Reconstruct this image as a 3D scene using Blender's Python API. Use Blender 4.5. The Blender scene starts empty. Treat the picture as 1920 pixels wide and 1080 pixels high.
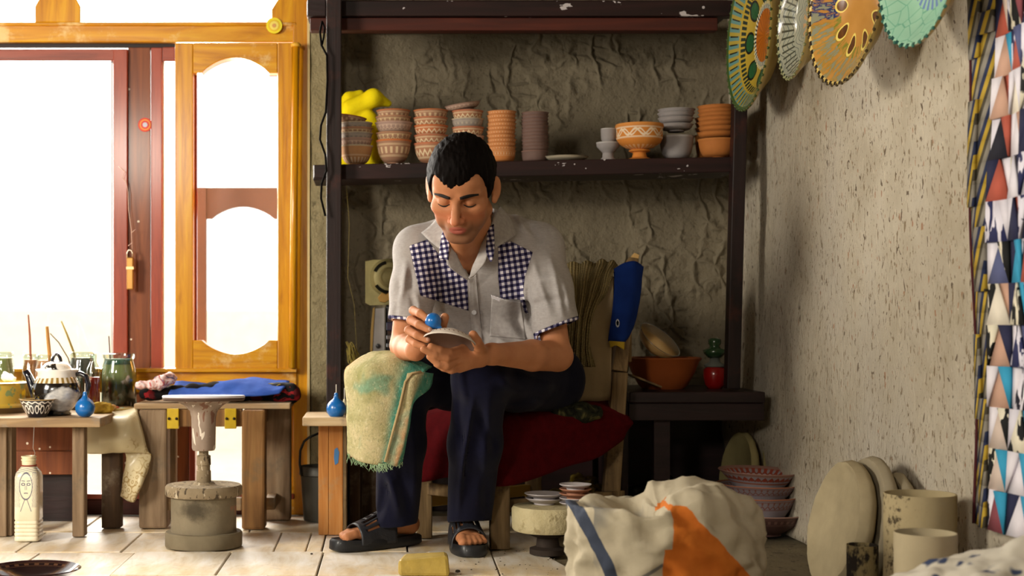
import bpy, bmesh, math, random
import numpy as np
from mathutils import Vector, Matrix
random.seed(7); rng = np.random.default_rng(7)
C = bpy.context.scene.collection
PI = math.pi
# ------------------------------------------------------------------ camera
F = 2700.0; VX = 700.0; HY = 600.0; EYE = 0.66
def P(px, py, Y):                       # a picture position and a distance give a real point in the room
    return np.array([(px-VX)*Y/F, Y, EYE+(HY-py)*Y/F])
def FP(px, py):                         # the point of the floor seen there
    Y = EYE*F/(py-HY); return np.array([(px-VX)*Y/F, Y, 0.0])
cam = bpy.data.cameras.new('camera'); cam_o = bpy.data.objects.new('camera', cam); C.objects.link(cam_o)
cam_o.location = (0, 0, EYE); cam_o.rotation_euler = (PI/2, 0, 0)
cam.sensor_width = 36; cam.lens = F/1920*36
cam.shift_x = (960-VX)/1920; cam.shift_y = (HY-540)/1920
cam.clip_start = 0.05; cam.clip_end = 100
cam.dof.use_dof = True; cam.dof.focus_distance = 3.85; cam.dof.aperture_fstop = 3.4
bpy.context.scene.camera = cam_o
# ------------------------------------------------------------------ world and light
sc = bpy.context.scene
w = bpy.data.worlds.new('sky'); sc.world = w; w.use_nodes = True
w.node_tree.nodes['Background'].inputs[0].default_value = (1.0, 0.985, 0.955, 1)
w.node_tree.nodes['Background'].inputs[1].default_value = 2.1
def area(name, loc, target, sx, sy, power, col, spread=PI):
    l = bpy.data.lights.new(name, 'AREA'); l.shape = 'RECTANGLE'; l.size = sx; l.size_y = sy
    l.energy = power; l.color = col; l.spread = spread
    o = bpy.data.objects.new(name, l); C.objects.link(o); o.location = loc
    d = Vector(target)-Vector(loc); o.rotation_euler = d.to_track_quat('-Z', 'Y').to_euler()
    return o
# daylight through the glazed front (back left of the picture) and through the open door beside the camera
area('daylight_shop_front', (-1.25, 5.75, 1.45), (0.3, 4.0, 0.75), 1.7, 1.7, 380, (1.0, 0.95, 0.86))
area('daylight_side_door', (-2.62, 2.2, 1.45), (-.3, 4.5, 0.75), 0.7, 0.8, 100, (1.0, 0.91, 0.76))
area('front_fill_light', (-1.9, -1.45, 1.95), (0.35, 4.5, 0.75), 0.45, 0.45, 66, (1.0, 0.90, 0.76))  # added fill from behind the camera; its window opening is made up
sc.view_settings.view_transform = 'Standard'; sc.view_settings.look = 'None'
sc.view_settings.exposure = 0.0; sc.view_settings.gamma = 1.0
sc.view_settings.use_curve_mapping = False
sc.cycles.max_bounces = 6; sc.cycles.transparent_max_bounces = 12
# ------------------------------------------------------------------ helpers
def hx(s):
    s = s.lstrip('#'); c = [int(s[i:i+2], 16)/255 for i in (0, 2, 4)]
    return tuple((v/12.92 if v <= .04045 else ((v+.055)/1.055)**2.4) for v in c)+(1.0,)
class V:
    def __init__(s, g, k): s.g = g; s.k = k
    def __add__(a, b): return a.g.m('ADD', a, b)
    __radd__ = __add__
    def __sub__(a, b): return a.g.m('SUBTRACT', a, b)
    def __rsub__(a, b): return a.g.m('SUBTRACT', b, a)
    def __mul__(a, b): return a.g.m('MULTIPLY', a, b)
    __rmul__ = __mul__
    def __truediv__(a, b): return a.g.m('DIVIDE', a, b)
    def __gt__(a, b): return a.g.m('GREATER_THAN', a, b)
    def __lt__(a, b): return a.g.m('LESS_THAN', a, b)
class G:
    """a small writer of shader nodes"""
    def __init__(s, name, rough=.7, spec=.3, metal=0, coat=0):
        s.mat = bpy.data.materials.new(name); s.mat.use_nodes = True
        s.t = s.mat.node_tree; s.b = s.t.nodes['Principled BSDF']
        s.b.inputs['Roughness'].default_value = rough; s.b.inputs['Metallic'].default_value = metal
        s.b.inputs['Specular IOR Level'].default_value = spec; s.b.inputs['Coat Weight'].default_value = coat
        s.b.inputs['Coat Roughness'].default_value = .15
    def put(s, sock, v):
        if isinstance(v, V): s.t.links.new(v.k, sock)
        elif v is not None:
            if hasattr(sock, 'default_value'):
                try: sock.default_value = v
                except Exception: sock.default_value = tuple(v)[:3]
    def nd(s, ty): return s.t.nodes.new(ty)
    def m(s, op, a, b=None, c=None):
        n = s.nd('ShaderNodeMath'); n.operation = op
        for i, v in enumerate((a, b, c)):
            if v is not None: s.put(n.inputs[i], v)
        return V(s, n.outputs[0])
    def fr(s, a): return s.m('FRACT', a)
    def ab(s, a): return s.m('ABSOLUTE', a)
    def sin(s, a): return s.m('SINE', a)
    def mx(s, a, b): return s.m('MAXIMUM', a, b)
    def mn(s, a, b): return s.m('MINIMUM', a, b)
    def sm(s, a, lo, hi):
        n = s.nd('ShaderNodeMapRange'); n.interpolation_type = 'SMOOTHSTEP'
        s.put(n.inputs[0], a); n.inputs[1].default_value = lo; n.inputs[2].default_value = hi
        return V(s, n.outputs[0])
    def co(s, k='Object', sc=None):
        n = s.nd('ShaderNodeTexCoord'); v = V(s, n.outputs[k])
        return s.vs(v, sc) if sc else v
    def attr(s, name):
        n = s.nd('ShaderNodeAttribute'); n.attribute_name = name; return V(s, n.outputs['Fac'])
    def vs(s, v, sc):
        n = s.nd('ShaderNodeVectorMath'); n.operation = 'MULTIPLY'; s.put(n.inputs[0], v); n.inputs[1].default_value = sc
        return V(s, n.outputs[0])
    def sep(s, v):
        n = s.nd('ShaderNodeSeparateXYZ'); s.put(n.inputs[0], v); return [V(s, o) for o in n.outputs]
    def comb(s, x, y, z):
        n = s.nd('ShaderNodeCombineXYZ')
        for i, q in enumerate((x, y, z)): s.put(n.inputs[i], q)
        return V(s, n.outputs[0])
    def noise(s, v, scale=5, det=3, ro=.5, dist=0):
        n = s.nd('ShaderNodeTexNoise'); s.put(n.inputs['Vector'], v)
        n.inputs['Scale'].default_value = scale; n.inputs['Detail'].default_value = det
        n.inputs['Roughness'].default_value = ro; n.inputs['Distortion'].default_value = dist
        return V(s, n.outputs[0])
    def vor(s, v, scale=5, feat='F1', out=0, rnd=1):
        n = s.nd('ShaderNodeTexVoronoi'); n.feature = feat; s.put(n.inputs['Vector'], v)
        n.inputs['Scale'].default_value = scale; n.inputs['Randomness'].default_value = rnd
        return V(s, n.outputs[out])
    def wave(s, v, scale=5, dist=0, det=2, ds=1, kind='BANDS', dirn='X'):
        n = s.nd('ShaderNodeTexWave'); n.wave_type = kind
        if kind == 'BANDS': n.bands_direction = dirn
        s.put(n.inputs['Vector'], v); n.inputs['Scale'].default_value = scale
        n.inputs['Distortion'].default_value = dist; n.inputs['Detail'].default_value = det
        n.inputs['Detail Scale'].default_value = ds
        return V(s, n.outputs['Fac'])
    def ramp(s, f, stops, mode='LINEAR'):
        n = s.nd('ShaderNodeValToRGB'); s.put(n.inputs[0], f); e = n.color_ramp.elements
        n.color_ramp.interpolation = mode
        while len(e) < len(stops): e.new(.5)
        for q, (p, c) in zip(e, stops): q.position = p; q.color = hx(c) if isinstance(c, str) else c
        return V(s, n.outputs[0])
    def mix(s, f, a, b, mode='MIX'):
        n = s.nd('ShaderNodeMix'); n.data_type = 'RGBA'; n.blend_type = mode
        s.put(n.inputs[0], f)
        s.put(n.inputs[6], hx(a) if isinstance(a, str) else a); s.put(n.inputs[7], hx(b) if isinstance(b, str) else b)
        return V(s, n.outputs[2])
    def col(s, v): s.put(s.b.inputs['Base Color'], hx(v) if isinstance(v, str) else v); return s
    def rough(s, v): s.put(s.b.inputs['Roughness'], v); return s
    def bump(s, h, st=.5, d=.01):
        n = s.nd('ShaderNodeBump'); n.inputs['Strength'].default_value = st; n.inputs['Distance'].default_value = d
        s.put(n.inputs['Height'], h); s.t.links.new(n.outputs[0], s.b.inputs['Normal']); return s
def flat(name, c, rough=.6, spec=.3, metal=0, coat=0, var=.12, sc=14, bump=0):
    g = G(name, rough, spec, metal, coat)
    a = hx(c); n = g.noise(g.co(), sc, 4, .6)
    d = tuple(v*(1-var*1.6) for v in a[:3])+(1,); l = tuple(min(1, v*(1+var)) for v in a[:3])+(1,)
    g.col(g.mix(n, d, l))
    if bump: g.bump(n, bump, .004)
    return g.mat
def wood(name, c1, c2, c3=None, axis='z', rough=.5, coat=0, sc=1, dirt=None, bump=.25, knots=0):
    g = G(name, rough, .35, 0, coat)
    s = {'x': (1.2, 16, 16), 'y': (16, 1.2, 16), 'z': (16, 16, 1.2)}[axis]
    v = g.co('Object', tuple(q*sc for q in s))
    n = g.noise(v, 1.6, 6, .62, 1.2); n2 = g.noise(g.co(), 3.5, 3, .5)
    c = g.ramp(n, [(.28, c1), (.52, c2), (.74, c3 or c2)])
    c = g.mix(n2*.35, c, c1)
    if knots:
        k = g.vor(g.vs(g.co(), {'x': (.35, 1, 1), 'y': (1, .35, 1), 'z': (1, 1, .35)}[axis]), 5)
        c = g.mix((k < .07)*.75, c, '3a1c08')
    if dirt: c = g.mix(g.sm(g.noise(g.co(), 7, 6, .7), .52, .68)*.8, c, dirt)
    g.col(c).bump(n, bump, .004)
    return g.mat
class MB:
    def __init__(s): s.v = []; s.f = []; s.mi = []; s.uv = None
    def add(s, vs, fs, mi=0):
        o = len(s.v); s.v += [tuple(map(float, q)) for q in vs]; s.f += [tuple(o+i for i in f) for f in fs]; s.mi += [mi]*len(fs); return s
    def box(s, lo, hi, M=None, mi=0):
        x0, y0, z0 = lo; x1, y1, z1 = hi
        vs = [(x0, y0, z0), (x1, y0, z0), (x1, y1, z0), (x0, y1, z0), (x0, y0, z1), (x1, y0, z1), (x1, y1, z1), (x0, y1, z1)]
        if M is not None: vs = [tuple(M @ Vector(q)) for q in vs]
        return s.add(vs, [(0, 3, 2, 1), (4, 5, 6, 7), (0, 1, 5, 4), (1, 2, 6, 5), (2, 3, 7, 6), (3, 0, 4, 7)], mi)
    def pbox(s, x0, y0, x1, y1, Y, d, mi=0):           # picture rectangle at distance Y, thickness d behind it
        a = P(x0, y1, Y); b = P(x1, y0, Y); return s.box((a[0], Y, a[2]), (b[0], Y+d, b[2]), None, mi)
    def beam(s, a, b, w, t, up=(0, 1, 0), w2=None, t2=None, mi=0):   # bar between two points
        a = Vector(a); b = Vector(b); d = (b-a).normalized(); u = Vector(up); x = d.cross(u).normalized(); y = x.cross(d).normalized()
        w2 = w if w2 is None else w2; t2 = t if t2 is None else t2
        vs = [a-x*w/2-y*t/2, a+x*w/2-y*t/2, a+x*w/2+y*t/2, a-x*w/2+y*t/2, b-x*w2/2-y*t2/2, b+x*w2/2-y*t2/2, b+x*w2/2+y*t2/2, b-x*w2/2+y*t2/2]
        return s.add(vs, [(0, 3, 2, 1), (4, 5, 6, 7), (0, 1, 5, 4), (1, 2, 6, 5), (2, 3, 7, 6), (3, 0, 4, 7)], mi)
    def lathe(s, prof, seg=40, M=None, mi=0, wob=0, cap=True):
        n = len(prof); vs = []
        for i in range(seg):
            a = 2*PI*i/seg
            k = 1+wob*(math.sin(3*a+1)+.6*math.sin(5*a))
            for r, z in prof: vs.append(Vector((r*k*math.cos(a), r*k*math.sin(a), z)))
        if M is not None: vs = [M @ q for q in vs]
        fs = []
        for i in range(seg):
            j = (i+1) % seg
            for k in range(n-1): fs.append((i*n+k, j*n+k, j*n+k+1, i*n+k+1))
        if cap:
            if prof[0][0] > 1e-5: fs.append(tuple(i*n for i in range(seg))[::-1])
            if prof[-1][0] > 1e-5: fs.append(tuple(i*n+n-1 for i in range(seg)))
        return s.add(vs, fs, mi)
    def tube(s, pts, r, seg=8, mi=0, cap=True):
        pts = [Vector(p) for p in pts]; n = len(pts)
        rs = r if isinstance(r, (list, tuple)) else [r]*n
        vs = []; px = None
        for i, p in enumerate(pts):
            d = (pts[min(i+1, n-1)]-pts[max(i-1, 0)]).normalized()
            if px is None:
                px = d.orthogonal().normalized()
            else: px = (px-d*px.dot(d)).normalized()
            y = d.cross(px)
            for k in range(seg):
                a = 2*PI*k/seg; vs.append(p+(px*math.cos(a)+y*math.sin(a))*rs[i])
        fs = [(i*seg+k, i*seg+(k+1) % seg, (i+1)*seg+(k+1) % seg, (i+1)*seg+k) for i in range(n-1) for k in range(seg)]
        if cap: fs += [tuple(range(seg))[::-1], tuple((n-1)*seg+k for k in range(seg))]
        return s.add(vs, fs, mi)
    def prism(s, outline, Y, d, mi=0):                 # picture outline at distance Y, thickness d
        pts = [P(x, y, Y) for x, y in outline]; n = len(pts)
        vs = [(p[0], Y, p[2]) for p in pts]+[(p[0], Y+d, p[2]) for p in pts]
        return s.add(vs, [tuple(range(n)), tuple(range(n, 2*n))[::-1]]+[(i, i+n, (i+1) % n+n, (i+1) % n) for i in range(n)], mi)
    def build(s, name, mat, parent=None, origin=None, smooth=False, bevel=0, mats=None, angle=None):
        me = bpy.data.meshes.new(name)
        base = np.array(parent['_o'] if parent is not None else (0, 0, 0), dtype=float)
        if origin is None:
            vv = np.array(s.v); origin = vv.mean(0) if parent is not None else np.array([(vv[:, 0].min()+vv[:, 0].max())/2, (vv[:, 1].min()+vv[:, 1].max())/2, vv[:, 2].min()])
        origin = np.array(origin, dtype=float)
        me.from_pydata((np.array(s.v)-origin).tolist(), [], s.f)
        if mat: me.materials.append(mat)
        for q in (mats or []): me.materials.append(q)
        if max(s.mi) > 0: me.polygons.foreach_set('material_index', s.mi)
        b = bmesh.new(); b.from_mesh(me); bmesh.ops.recalc_face_normals(b, faces=b.faces); b.to_mesh(me); b.free()
        o = bpy.data.objects.new(name, me); C.objects.link(o)
        o['_o'] = tuple(origin)
        if parent is not None: o.parent = parent
        o.location = tuple(origin-base)
        if smooth:
            me.polygons.foreach_set('use_smooth', [True]*len(me.polygons))
            if angle: me.set_sharp_from_angle(angle=math.radians(angle))
        if bevel:
            m = o.modifiers.new('bevel', 'BEVEL'); m.width = bevel; m.segments = 2; m.limit_method = 'ANGLE'
        return o
def tag(o, label=None, cat=None, group=None, kind=None):
    if label: o['label'] = label
    if cat: o['category'] = cat
    if group: o['group'] = group
    if kind: o['kind'] = kind
    return o
def thing(name, loc, label, cat, group=None, kind=None):
    o = bpy.data.objects.new(name, None); C.objects.link(o); o.location = tuple(map(float, loc)); o.empty_display_size = .05
    o['_o'] = tuple(map(float, loc)); return tag(o, label, cat, group, kind)
def cr(A, n, axis):                                    # Catmull-Rom refinement of a control grid
    A = np.moveaxis(np.asarray(A, float), axis, 0); m = len(A)
    if m == 2:
        t = np.linspace(0, 1, n+1).reshape((-1,)+(1,)*(A.ndim-1)); return np.moveaxis(A[0]*(1-t)+A[1]*t, 0, axis)
    E = np.concatenate([[2*A[0]-A[1]], A, [2*A[-1]-A[-2]]]); out = []
    for i in range(m-1):
        p0, p1, p2, p3 = E[i:i+4]
        for k in range(n):
            t = k/n
            out.append(.5*((2*p1)+(-p0+p2)*t+(2*p0-5*p1+4*p2-p3)*t*t+(-p0+3*p1-3*p2+p3)*t**3))
    out.append(A[-1]); return np.moveaxis(np.array(out), 0, axis)
from mathutils import noise as MN
def fbm(p, s, o=3):
    return MN.fractal(Vector((float(p[0])*s, float(p[1])*s, float(p[2])*s)), 1.0, 2.0, o)
def cloth(name, ctrl, mat, parent=None, n=6, amp=.003, ns=14, th=.004, world=False, drop=None, origin=None, disp=None):
    A = np.array([[q if world else P(*q) for q in row] for row in ctrl])
    A = cr(cr(A, n, 0), n, 1); R, K = A.shape[:2]
    du = np.gradient(A, axis=1); dv = np.gradient(A, axis=0); N = np.cross(du, dv); N /= np.linalg.norm(N, axis=2, keepdims=True)+1e-9
    for i in range(R):
        for j in range(K):
            a = amp*fbm(A[i, j], ns, 4) if amp else 0
            if disp: a += disp(j/(K-1), i/(R-1))
            A[i, j] += N[i, j]*a
    b = MB(); vs = A.reshape(-1, 3)
    fs = [(i*K+j, i*K+j+1, (i+1)*K+j+1, (i+1)*K+j) for i in range(R-1) for j in range(K-1) if not (drop and drop(j/(K-1), i/(R-1)))]
    b.add(vs, fs)
    o = b.build(name, mat, parent, origin, smooth=True)
    uv = o.data.uv_layers.new(name='UVMap')
    idx = np.empty(len(o.data.loops), dtype=np.int32); o.data.loops.foreach_get('vertex_index', idx)
    U = np.stack([(idx % K)/(K-1), 1-(idx//K)/(R-1)], 1).astype(np.float32); uv.data.foreach_set('uv', U.ravel())
    if th: m = o.modifiers.new('thickness', 'SOLIDIFY'); m.thickness = th; m.offset = 0
    return o
def dup(o, loc, rot=None, label=None, sc=None):
    c = o.copy(); C.objects.link(c); c.location = tuple(map(float, loc))
    if rot is not None: c.rotation_euler = rot
    if sc: c.scale = sc
    if label: c['label'] = label
    for ch in o.children:
        d = ch.copy(); C.objects.link(d); d.parent = c
    return c
# ------------------------------------------------------------------ signed distance fields -> continuous meshes
class SDF:
    def __init__(s, lo, hi, h):
        s.lo = np.array(lo, float); s.h = h; s.n = np.ceil((np.array(hi)-s.lo)/h).astype(int)+1
        s.F = np.full(s.n, .5, np.float32)
    def win(s, lo, hi, pad):
        a = np.maximum(0, np.floor((np.array(lo)-pad-s.lo)/s.h).astype(int)); b = np.minimum(s.n, np.ceil((np.array(hi)+pad-s.lo)/s.h).astype(int)+1)
        if (b <= a).any(): return None
        ax = [(s.lo[i]+s.h*np.arange(a[i], b[i])).astype(np.float32) for i in range(3)]
        X, Y, Z = np.meshgrid(*ax, indexing='ij', sparse=True)
        return (slice(a[0], b[0]), slice(a[1], b[1]), slice(a[2], b[2])), X, Y, Z
    def un(s, W, d, k):
        f = s.F[W]
        if k <= 0: s.F[W] = np.minimum(f, d); return
        hh = np.clip(.5+.5*(f-d)/k, 0, 1); s.F[W] = f*(1-hh)+d*hh-k*hh*(1-hh)
    def cone(s, a, b, r1, r2, k=.01, flat=None):
        a = np.array(a, float); b = np.array(b, float); r = max(r1, r2)
        q = s.win(np.minimum(a, b)-r, np.maximum(a, b)+r, k+3*s.h)
        if q is None: return s
        W, X, Y, Z = q; d = b-a; L = max(1e-9, d@d)
        t = np.clip(((X-a[0])*d[0]+(Y-a[1])*d[1]+(Z-a[2])*d[2])/L, 0, 1)
        dd = np.sqrt((X-a[0]-t*d[0])**2+(Y-a[1]-t*d[1])**2+(Z-a[2]-t*d[2])**2)-(r1+(r2-r1)*t)
        s.un(W, dd, k); return s
    def chain(s, pts, rs, k=.01):
        for i in range(len(pts)-1): s.cone(pts[i], pts[i+1], rs[i], rs[i+1], k)
        return s
    def ell(s, c, r, R=None, k=.01, op='un'):
        c = np.array(c, float); r = np.array(r, float); m = r.max()
        q = s.win(c-m, c+m, abs(k)+3*s.h)
        if q is None: return s
        W, X, Y, Z = q; X = X-c[0]; Y = Y-c[1]; Z = Z-c[2]
        R = np.eye(3) if R is None else np.array(R)
        u = R[0, 0]*X+R[1, 0]*Y+R[2, 0]*Z; v = R[0, 1]*X+R[1, 1]*Y+R[2, 1]*Z; w_ = R[0, 2]*X+R[1, 2]*Y+R[2, 2]*Z
        k0 = np.sqrt((u/r[0])**2+(v/r[1])**2+(w_/r[2])**2); k1 = np.sqrt((u/r[0]**2)**2+(v/r[1]**2)**2+(w_/r[2]**2)**2)
        d = k0*(k0-1)/np.maximum(k1, 1e-6)
        if op == 'un': s.un(W, d, k)
        else:
            f = s.F[W]; hh = np.clip(.5-.5*(f+d)/k, 0, 1); s.F[W] = f*(1-hh)-d*hh+k*hh*(1-hh)
        return s
    def grid(s):
        return np.meshgrid(*[(s.lo[i]+s.h*np.arange(s.n[i])).astype(np.float32) for i in range(3)], indexing='ij', sparse=True)
    def at(s, p):
        q = (np.array(p)-s.lo)/s.h; i = np.clip(np.floor(q).astype(int), 0, s.n-2); f = np.clip(q-i, 0, 1); r = 0
        for a in (0, 1):
            for b in (0, 1):
                for c in (0, 1):
                    r += (f[0] if a else 1-f[0])*(f[1] if b else 1-f[1])*(f[2] if c else 1-f[2])*s.F[i[0]+a, i[1]+b, i[2]+c]
        return r
    def hit(s, px, py, Y0=3.3, Y1=4.8, off=0):
        Y = Y0
        while Y < Y1:
            p = P(px, py, Y)
            if ((p > s.lo) & (p < s.lo+(s.n-1)*s.h)).all() and s.at(p) < off: return p
            Y += .002
        return None
    def mesh(s):
        Fd = s.F; S = Fd < 0; nx, ny, nz = S.shape
        cnt = np.zeros((nx-1, ny-1, nz-1), np.uint8)
        for a in (0, 1):
            for b in (0, 1):
                for c in (0, 1): cnt += S[a:nx-1+a, b:ny-1+b, c:nz-1+c]
        I = np.argwhere((cnt > 0) & (cnt < 8)); del cnt
        idx = np.full((nx-1, ny-1, nz-1), -1, np.int32); idx[tuple(I.T)] = np.arange(len(I))
        acc = np.zeros((len(I), 3)); num = np.zeros(len(I))
        cor = [(a, b, c) for a in (0, 1) for b in (0, 1) for c in (0, 1)]
        vals = {q: Fd[I[:, 0]+q[0], I[:, 1]+q[1], I[:, 2]+q[2]] for q in cor}
        for q in cor:
            for ax in range(3):
                if q[ax] == 0:
                    r = list(q); r[ax] = 1; r = tuple(r); f0 = vals[q]; f1 = vals[r]; m = (f0 < 0) != (f1 < 0)
                    t = np.where(m, f0/np.where(m, f0-f1, 1), 0); p = np.tile(np.array(q, float), (len(I), 1)); p[:, ax] = t
                    acc[m] += p[m]; num[m] += 1
        Vt = s.lo+s.h*(I+acc/num[:, None]); Q = []
        for ax in range(3):
            o1, o2 = [(1, 2), (2, 0), (0, 1)][ax]
            sl0 = [slice(1, -1)]*3; sl1 = [slice(1, -1)]*3; sl0[ax] = slice(0, -1); sl1[ax] = slice(1, None)
            s0 = S[tuple(sl0)]; s1 = S[tuple(sl1)]
            for flip in (False, True):
                E = np.argwhere((s0 & ~s1) if not flip else (~s0 & s1))
                off = np.array([1, 1, 1]); off[ax] = 0; E = E+off
                def g(d1, d2):
                    e = E.copy(); e[:, o1] -= d1; e[:, o2] -= d2; return idx[e[:, 0], e[:, 1], e[:, 2]]
                q = np.stack([g(1, 1), g(0, 1), g(0, 0), g(1, 0)], 1)
                if flip: q = q[:, ::-1]
                Q.append(q)
        Q = np.concatenate(Q); Q = Q[(Q >= 0).all(1)]
        return Vt, Q
def sdf_obj(name, parts, mat, parent=None, attrs=None, relax=1, origin=None):
    Vs = []; Qs = []; o = 0
    for s in parts:
        v, q = s.mesh() if isinstance(s, SDF) else s
        for _ in range(relax):
            a = np.zeros_like(v); c = np.zeros(len(v))
            for i in range(4):
                j = (i+1) % 4; np.add.at(a, q[:, i], v[q[:, j]]); np.add.at(c, q[:, i], 1); np.add.at(a, q[:, j], v[q[:, i]]); np.add.at(c, q[:, j], 1)
            v = v*.5+.5*a/np.maximum(c, 1)[:, None]
        Vs.append(v); Qs.append(q+o); o += len(v)
    v = np.concatenate(Vs); q = np.concatenate(Qs)
    me = bpy.data.meshes.new(name)
    base = np.array(parent['_o'] if parent is not None else (0, 0, 0), float)
    org = v.mean(0) if origin is None else np.array(origin, float)
    me.vertices.add(len(v)); me.vertices.foreach_set('co', (v-org).astype(np.float32).ravel())
    me.loops.add(len(q)*4); me.loops.foreach_set('vertex_index', q.astype(np.int32).ravel())
    me.polygons.add(len(q)); me.polygons.foreach_set('loop_start', np.arange(0, len(q)*4, 4, dtype=np.int32))
    me.update(calc_edges=True); me.validate()
    me.polygons.foreach_set('use_smooth', [True]*len(me.polygons)); me.materials.append(mat)
    for k, f in (attrs or {}).items():
        a = me.attributes.new(k, 'FLOAT', 'POINT'); a.data.foreach_set('value', np.asarray(f(v), np.float32))
    ob = bpy.data.objects.new(name, me); C.objects.link(ob); ob['_o'] = tuple(org)
    if parent is not None: ob.parent = parent
    ob.location = tuple(org-base); return ob
def smin(a, b, k):
    h = np.clip(.5+.5*(b-a)/k, 0, 1); return b*(1-h)+a*h-k*h*(1-h)
def smax(a, b, k): return -smin(-a, -b, k)
def poly_sd(pts):                                      # signed distance to a polygon (negative inside)
    A = np.array(pts, float)
    def f(x, y):
        d = np.full(x.shape, 1e9); ins = np.zeros(x.shape, bool); n = len(A)
        for i in range(n):
            a = A[i]; b = A[(i+1) % n]; e = b-a
            t = np.clip(((x-a[0])*e[0]+(y-a[1])*e[1])/(e@e), 0, 1)
            d = np.minimum(d, np.hypot(x-a[0]-t*e[0], y-a[1]-t*e[1]))
            c = ((a[1] > y) != (b[1] > y)); xx = a[0]+(y-a[1])*e[0]/np.where(e[1] == 0, 1e-9, e[1]); ins ^= c & (x < xx)
        return np.where(ins, -d, d)
    return f
# ------------------------------------------------------------------ materials
M_ = {}
M_['honey'] = wood('honey_varnish', 'a86404', 'd9980c', 'ecb61e', 'z', .3, .4, 1, bump=.15, knots=1)
M_['honey_x'] = wood('honey_varnish_rail', 'aa6604', 'd9980e', 'ecb824', 'x', .3, .4, 1, dirt='e8c98a', bump=.15, knots=1)
M_['red'] = wood('red_brown_varnish', '7a2f1c', '9c4128', 'a64c30', 'z', .35, .3, 1.5, bump=.1)
M_['red_x'] = wood('red_brown_varnish_rail', '70301f', '94402a', 'a04c34', 'x', .35, .3, 1.5, bump=.1)
g = G('brown_board_paint_splashed', .5, .3, 0, .2); v = g.co(); X, Y_, Z = g.sep(v)
base = g.ramp(g.noise(g.co('Object', (16, 16, 1.2)), 1.6, 5, .6, 1), [(.3, '5e2c12'), (.6, '84461f'), (.8, '90512a')])
sp = (g.vor(v, 26) < .13)*(g.noise(v, 9, 2) > .53)
g.col(g.mix(sp, base, 'e6d9c4')).bump(sp, .2, .002); M_['brown'] = g.mat
M_['dark'] = wood('dark_stained_plank', '140807', '241010', '30181a', 'x', .55, .1, 1, bump=.4)
g = G('dark_stained_plank_lime_splashes', .55, .3); v = g.co()
base = g.ramp(g.noise(g.co('Object', (1.2, 16, 16)), 1.6, 5, .6, 1), [(.3, '140807'), (.6, '26110f'), (.8, '331a18')])
sp = g.m('MULTIPLY', (g.noise(g.vs(v, (1, 1, 2.2)), 11, 4, .6) > .665), 1.0); sp2 = (g.vor(v, 22) < .1)*(g.noise(v, 6, 2) > .56)
g.col(g.mix(g.mx(sp, sp2), base, 'b9b2b4')).bump(g.mx(sp, sp2), .3, .003); M_['dark_splash'] = g.mat
M_['dark_z'] = wood('dark_stained_post', '120706', '1f0e0d', '2a1613', 'z', .6, .05, 1, dirt='3e1a10', bump=.4)
M_['redbeam'] = wood('rusty_brown_beam', '301007', '4a1a0c', '5a2412', 'x', .6, 0, 1, bump=.3)
M_['grey_wood'] = wood('weathered_dusty_wood', '63503c', '8a735a', 'a08c72', 'z', .8, 0, 1, dirt='6a5e4e', bump=.6, knots=1)
M_['bench_wood'] = wood('dull_ochre_bench_wood', '5e4022', '8a6236', 'a07a48', 'z', .7, 0, 1, dirt='6e5a40', bump=.5, knots=1)
M_['grey_wood_x'] = wood('weathered_dusty_wood_plank', '77604a', 'a08562', 'c0a782', 'x', .8, 0, 1, dirt='8c8172', bump=.6)
M_['dark_leg'] = wood('old_dark_leg', '2c1f14', '4b3724', '5e4830', 'z', .8, 0, 1, dirt='6f6454', bump=.6)
M_['plank'] = wood('orange_pine', '9c5a22', 'c58440', 'd6a163', 'z', .6, .1, .8, dirt='a98a62', bump=.35, knots=1)
M_['pale_wood'] = wood('pale_plank', 'a88b66', 'd0b68e', 'e2d1b0', 'x', .7, 0, 1, dirt='8e7c64', bump=.4)
M_['chair_wood'] = wood('worn_chair_wood', '4d3a24', '7d6542', '9a8058', 'z', .75, 0, 1, dirt='3b2c1d', bump=.8)
# trowelled clay plaster of the back wall
g = G('trowelled_clay_plaster', .9, .15); v = g.co('Object', (1, .3, 1))
n0 = g.noise(v, 1.3, 2, .5)
w1 = g.wave(v, 3.4, 11, 3, 1.3); w2 = g.wave(g.vs(v, (.7, 1, 1.2)), 3.6, 14, 3, 1.2, dirn='Z'); w3 = g.wave(v, 2.4, 16, 4, 1.1, dirn='DIAGONAL')
rid = g.m('POWER', g.mx(g.mx(w1, w2*.9), w3), 5); mk = g.sm(g.noise(v, 4.5, 2, .5), .40, .56)
st = g.m('POWER', g.vor(g.vs(g.co(), (1.3, .4, 1)), 13, 'DISTANCE_TO_EDGE'), .5)
hgt = rid*mk*.9+g.noise(v, 9, 5, .7)*1.3+g.noise(v, 42, 4, .7)*.35
fl = (g.noise(g.vs(g.co(), (1.5, 1, 1)), 60, 2, .5) < .33)*.5
cc = g.mix(g.noise(v, 3, 4, .6), '5f5647', '877d68'); cc = g.mix(fl, cc, '463f30')
g.col(cc).bump(hgt, .8, .018); M_['plaster'] = g.mat
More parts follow.
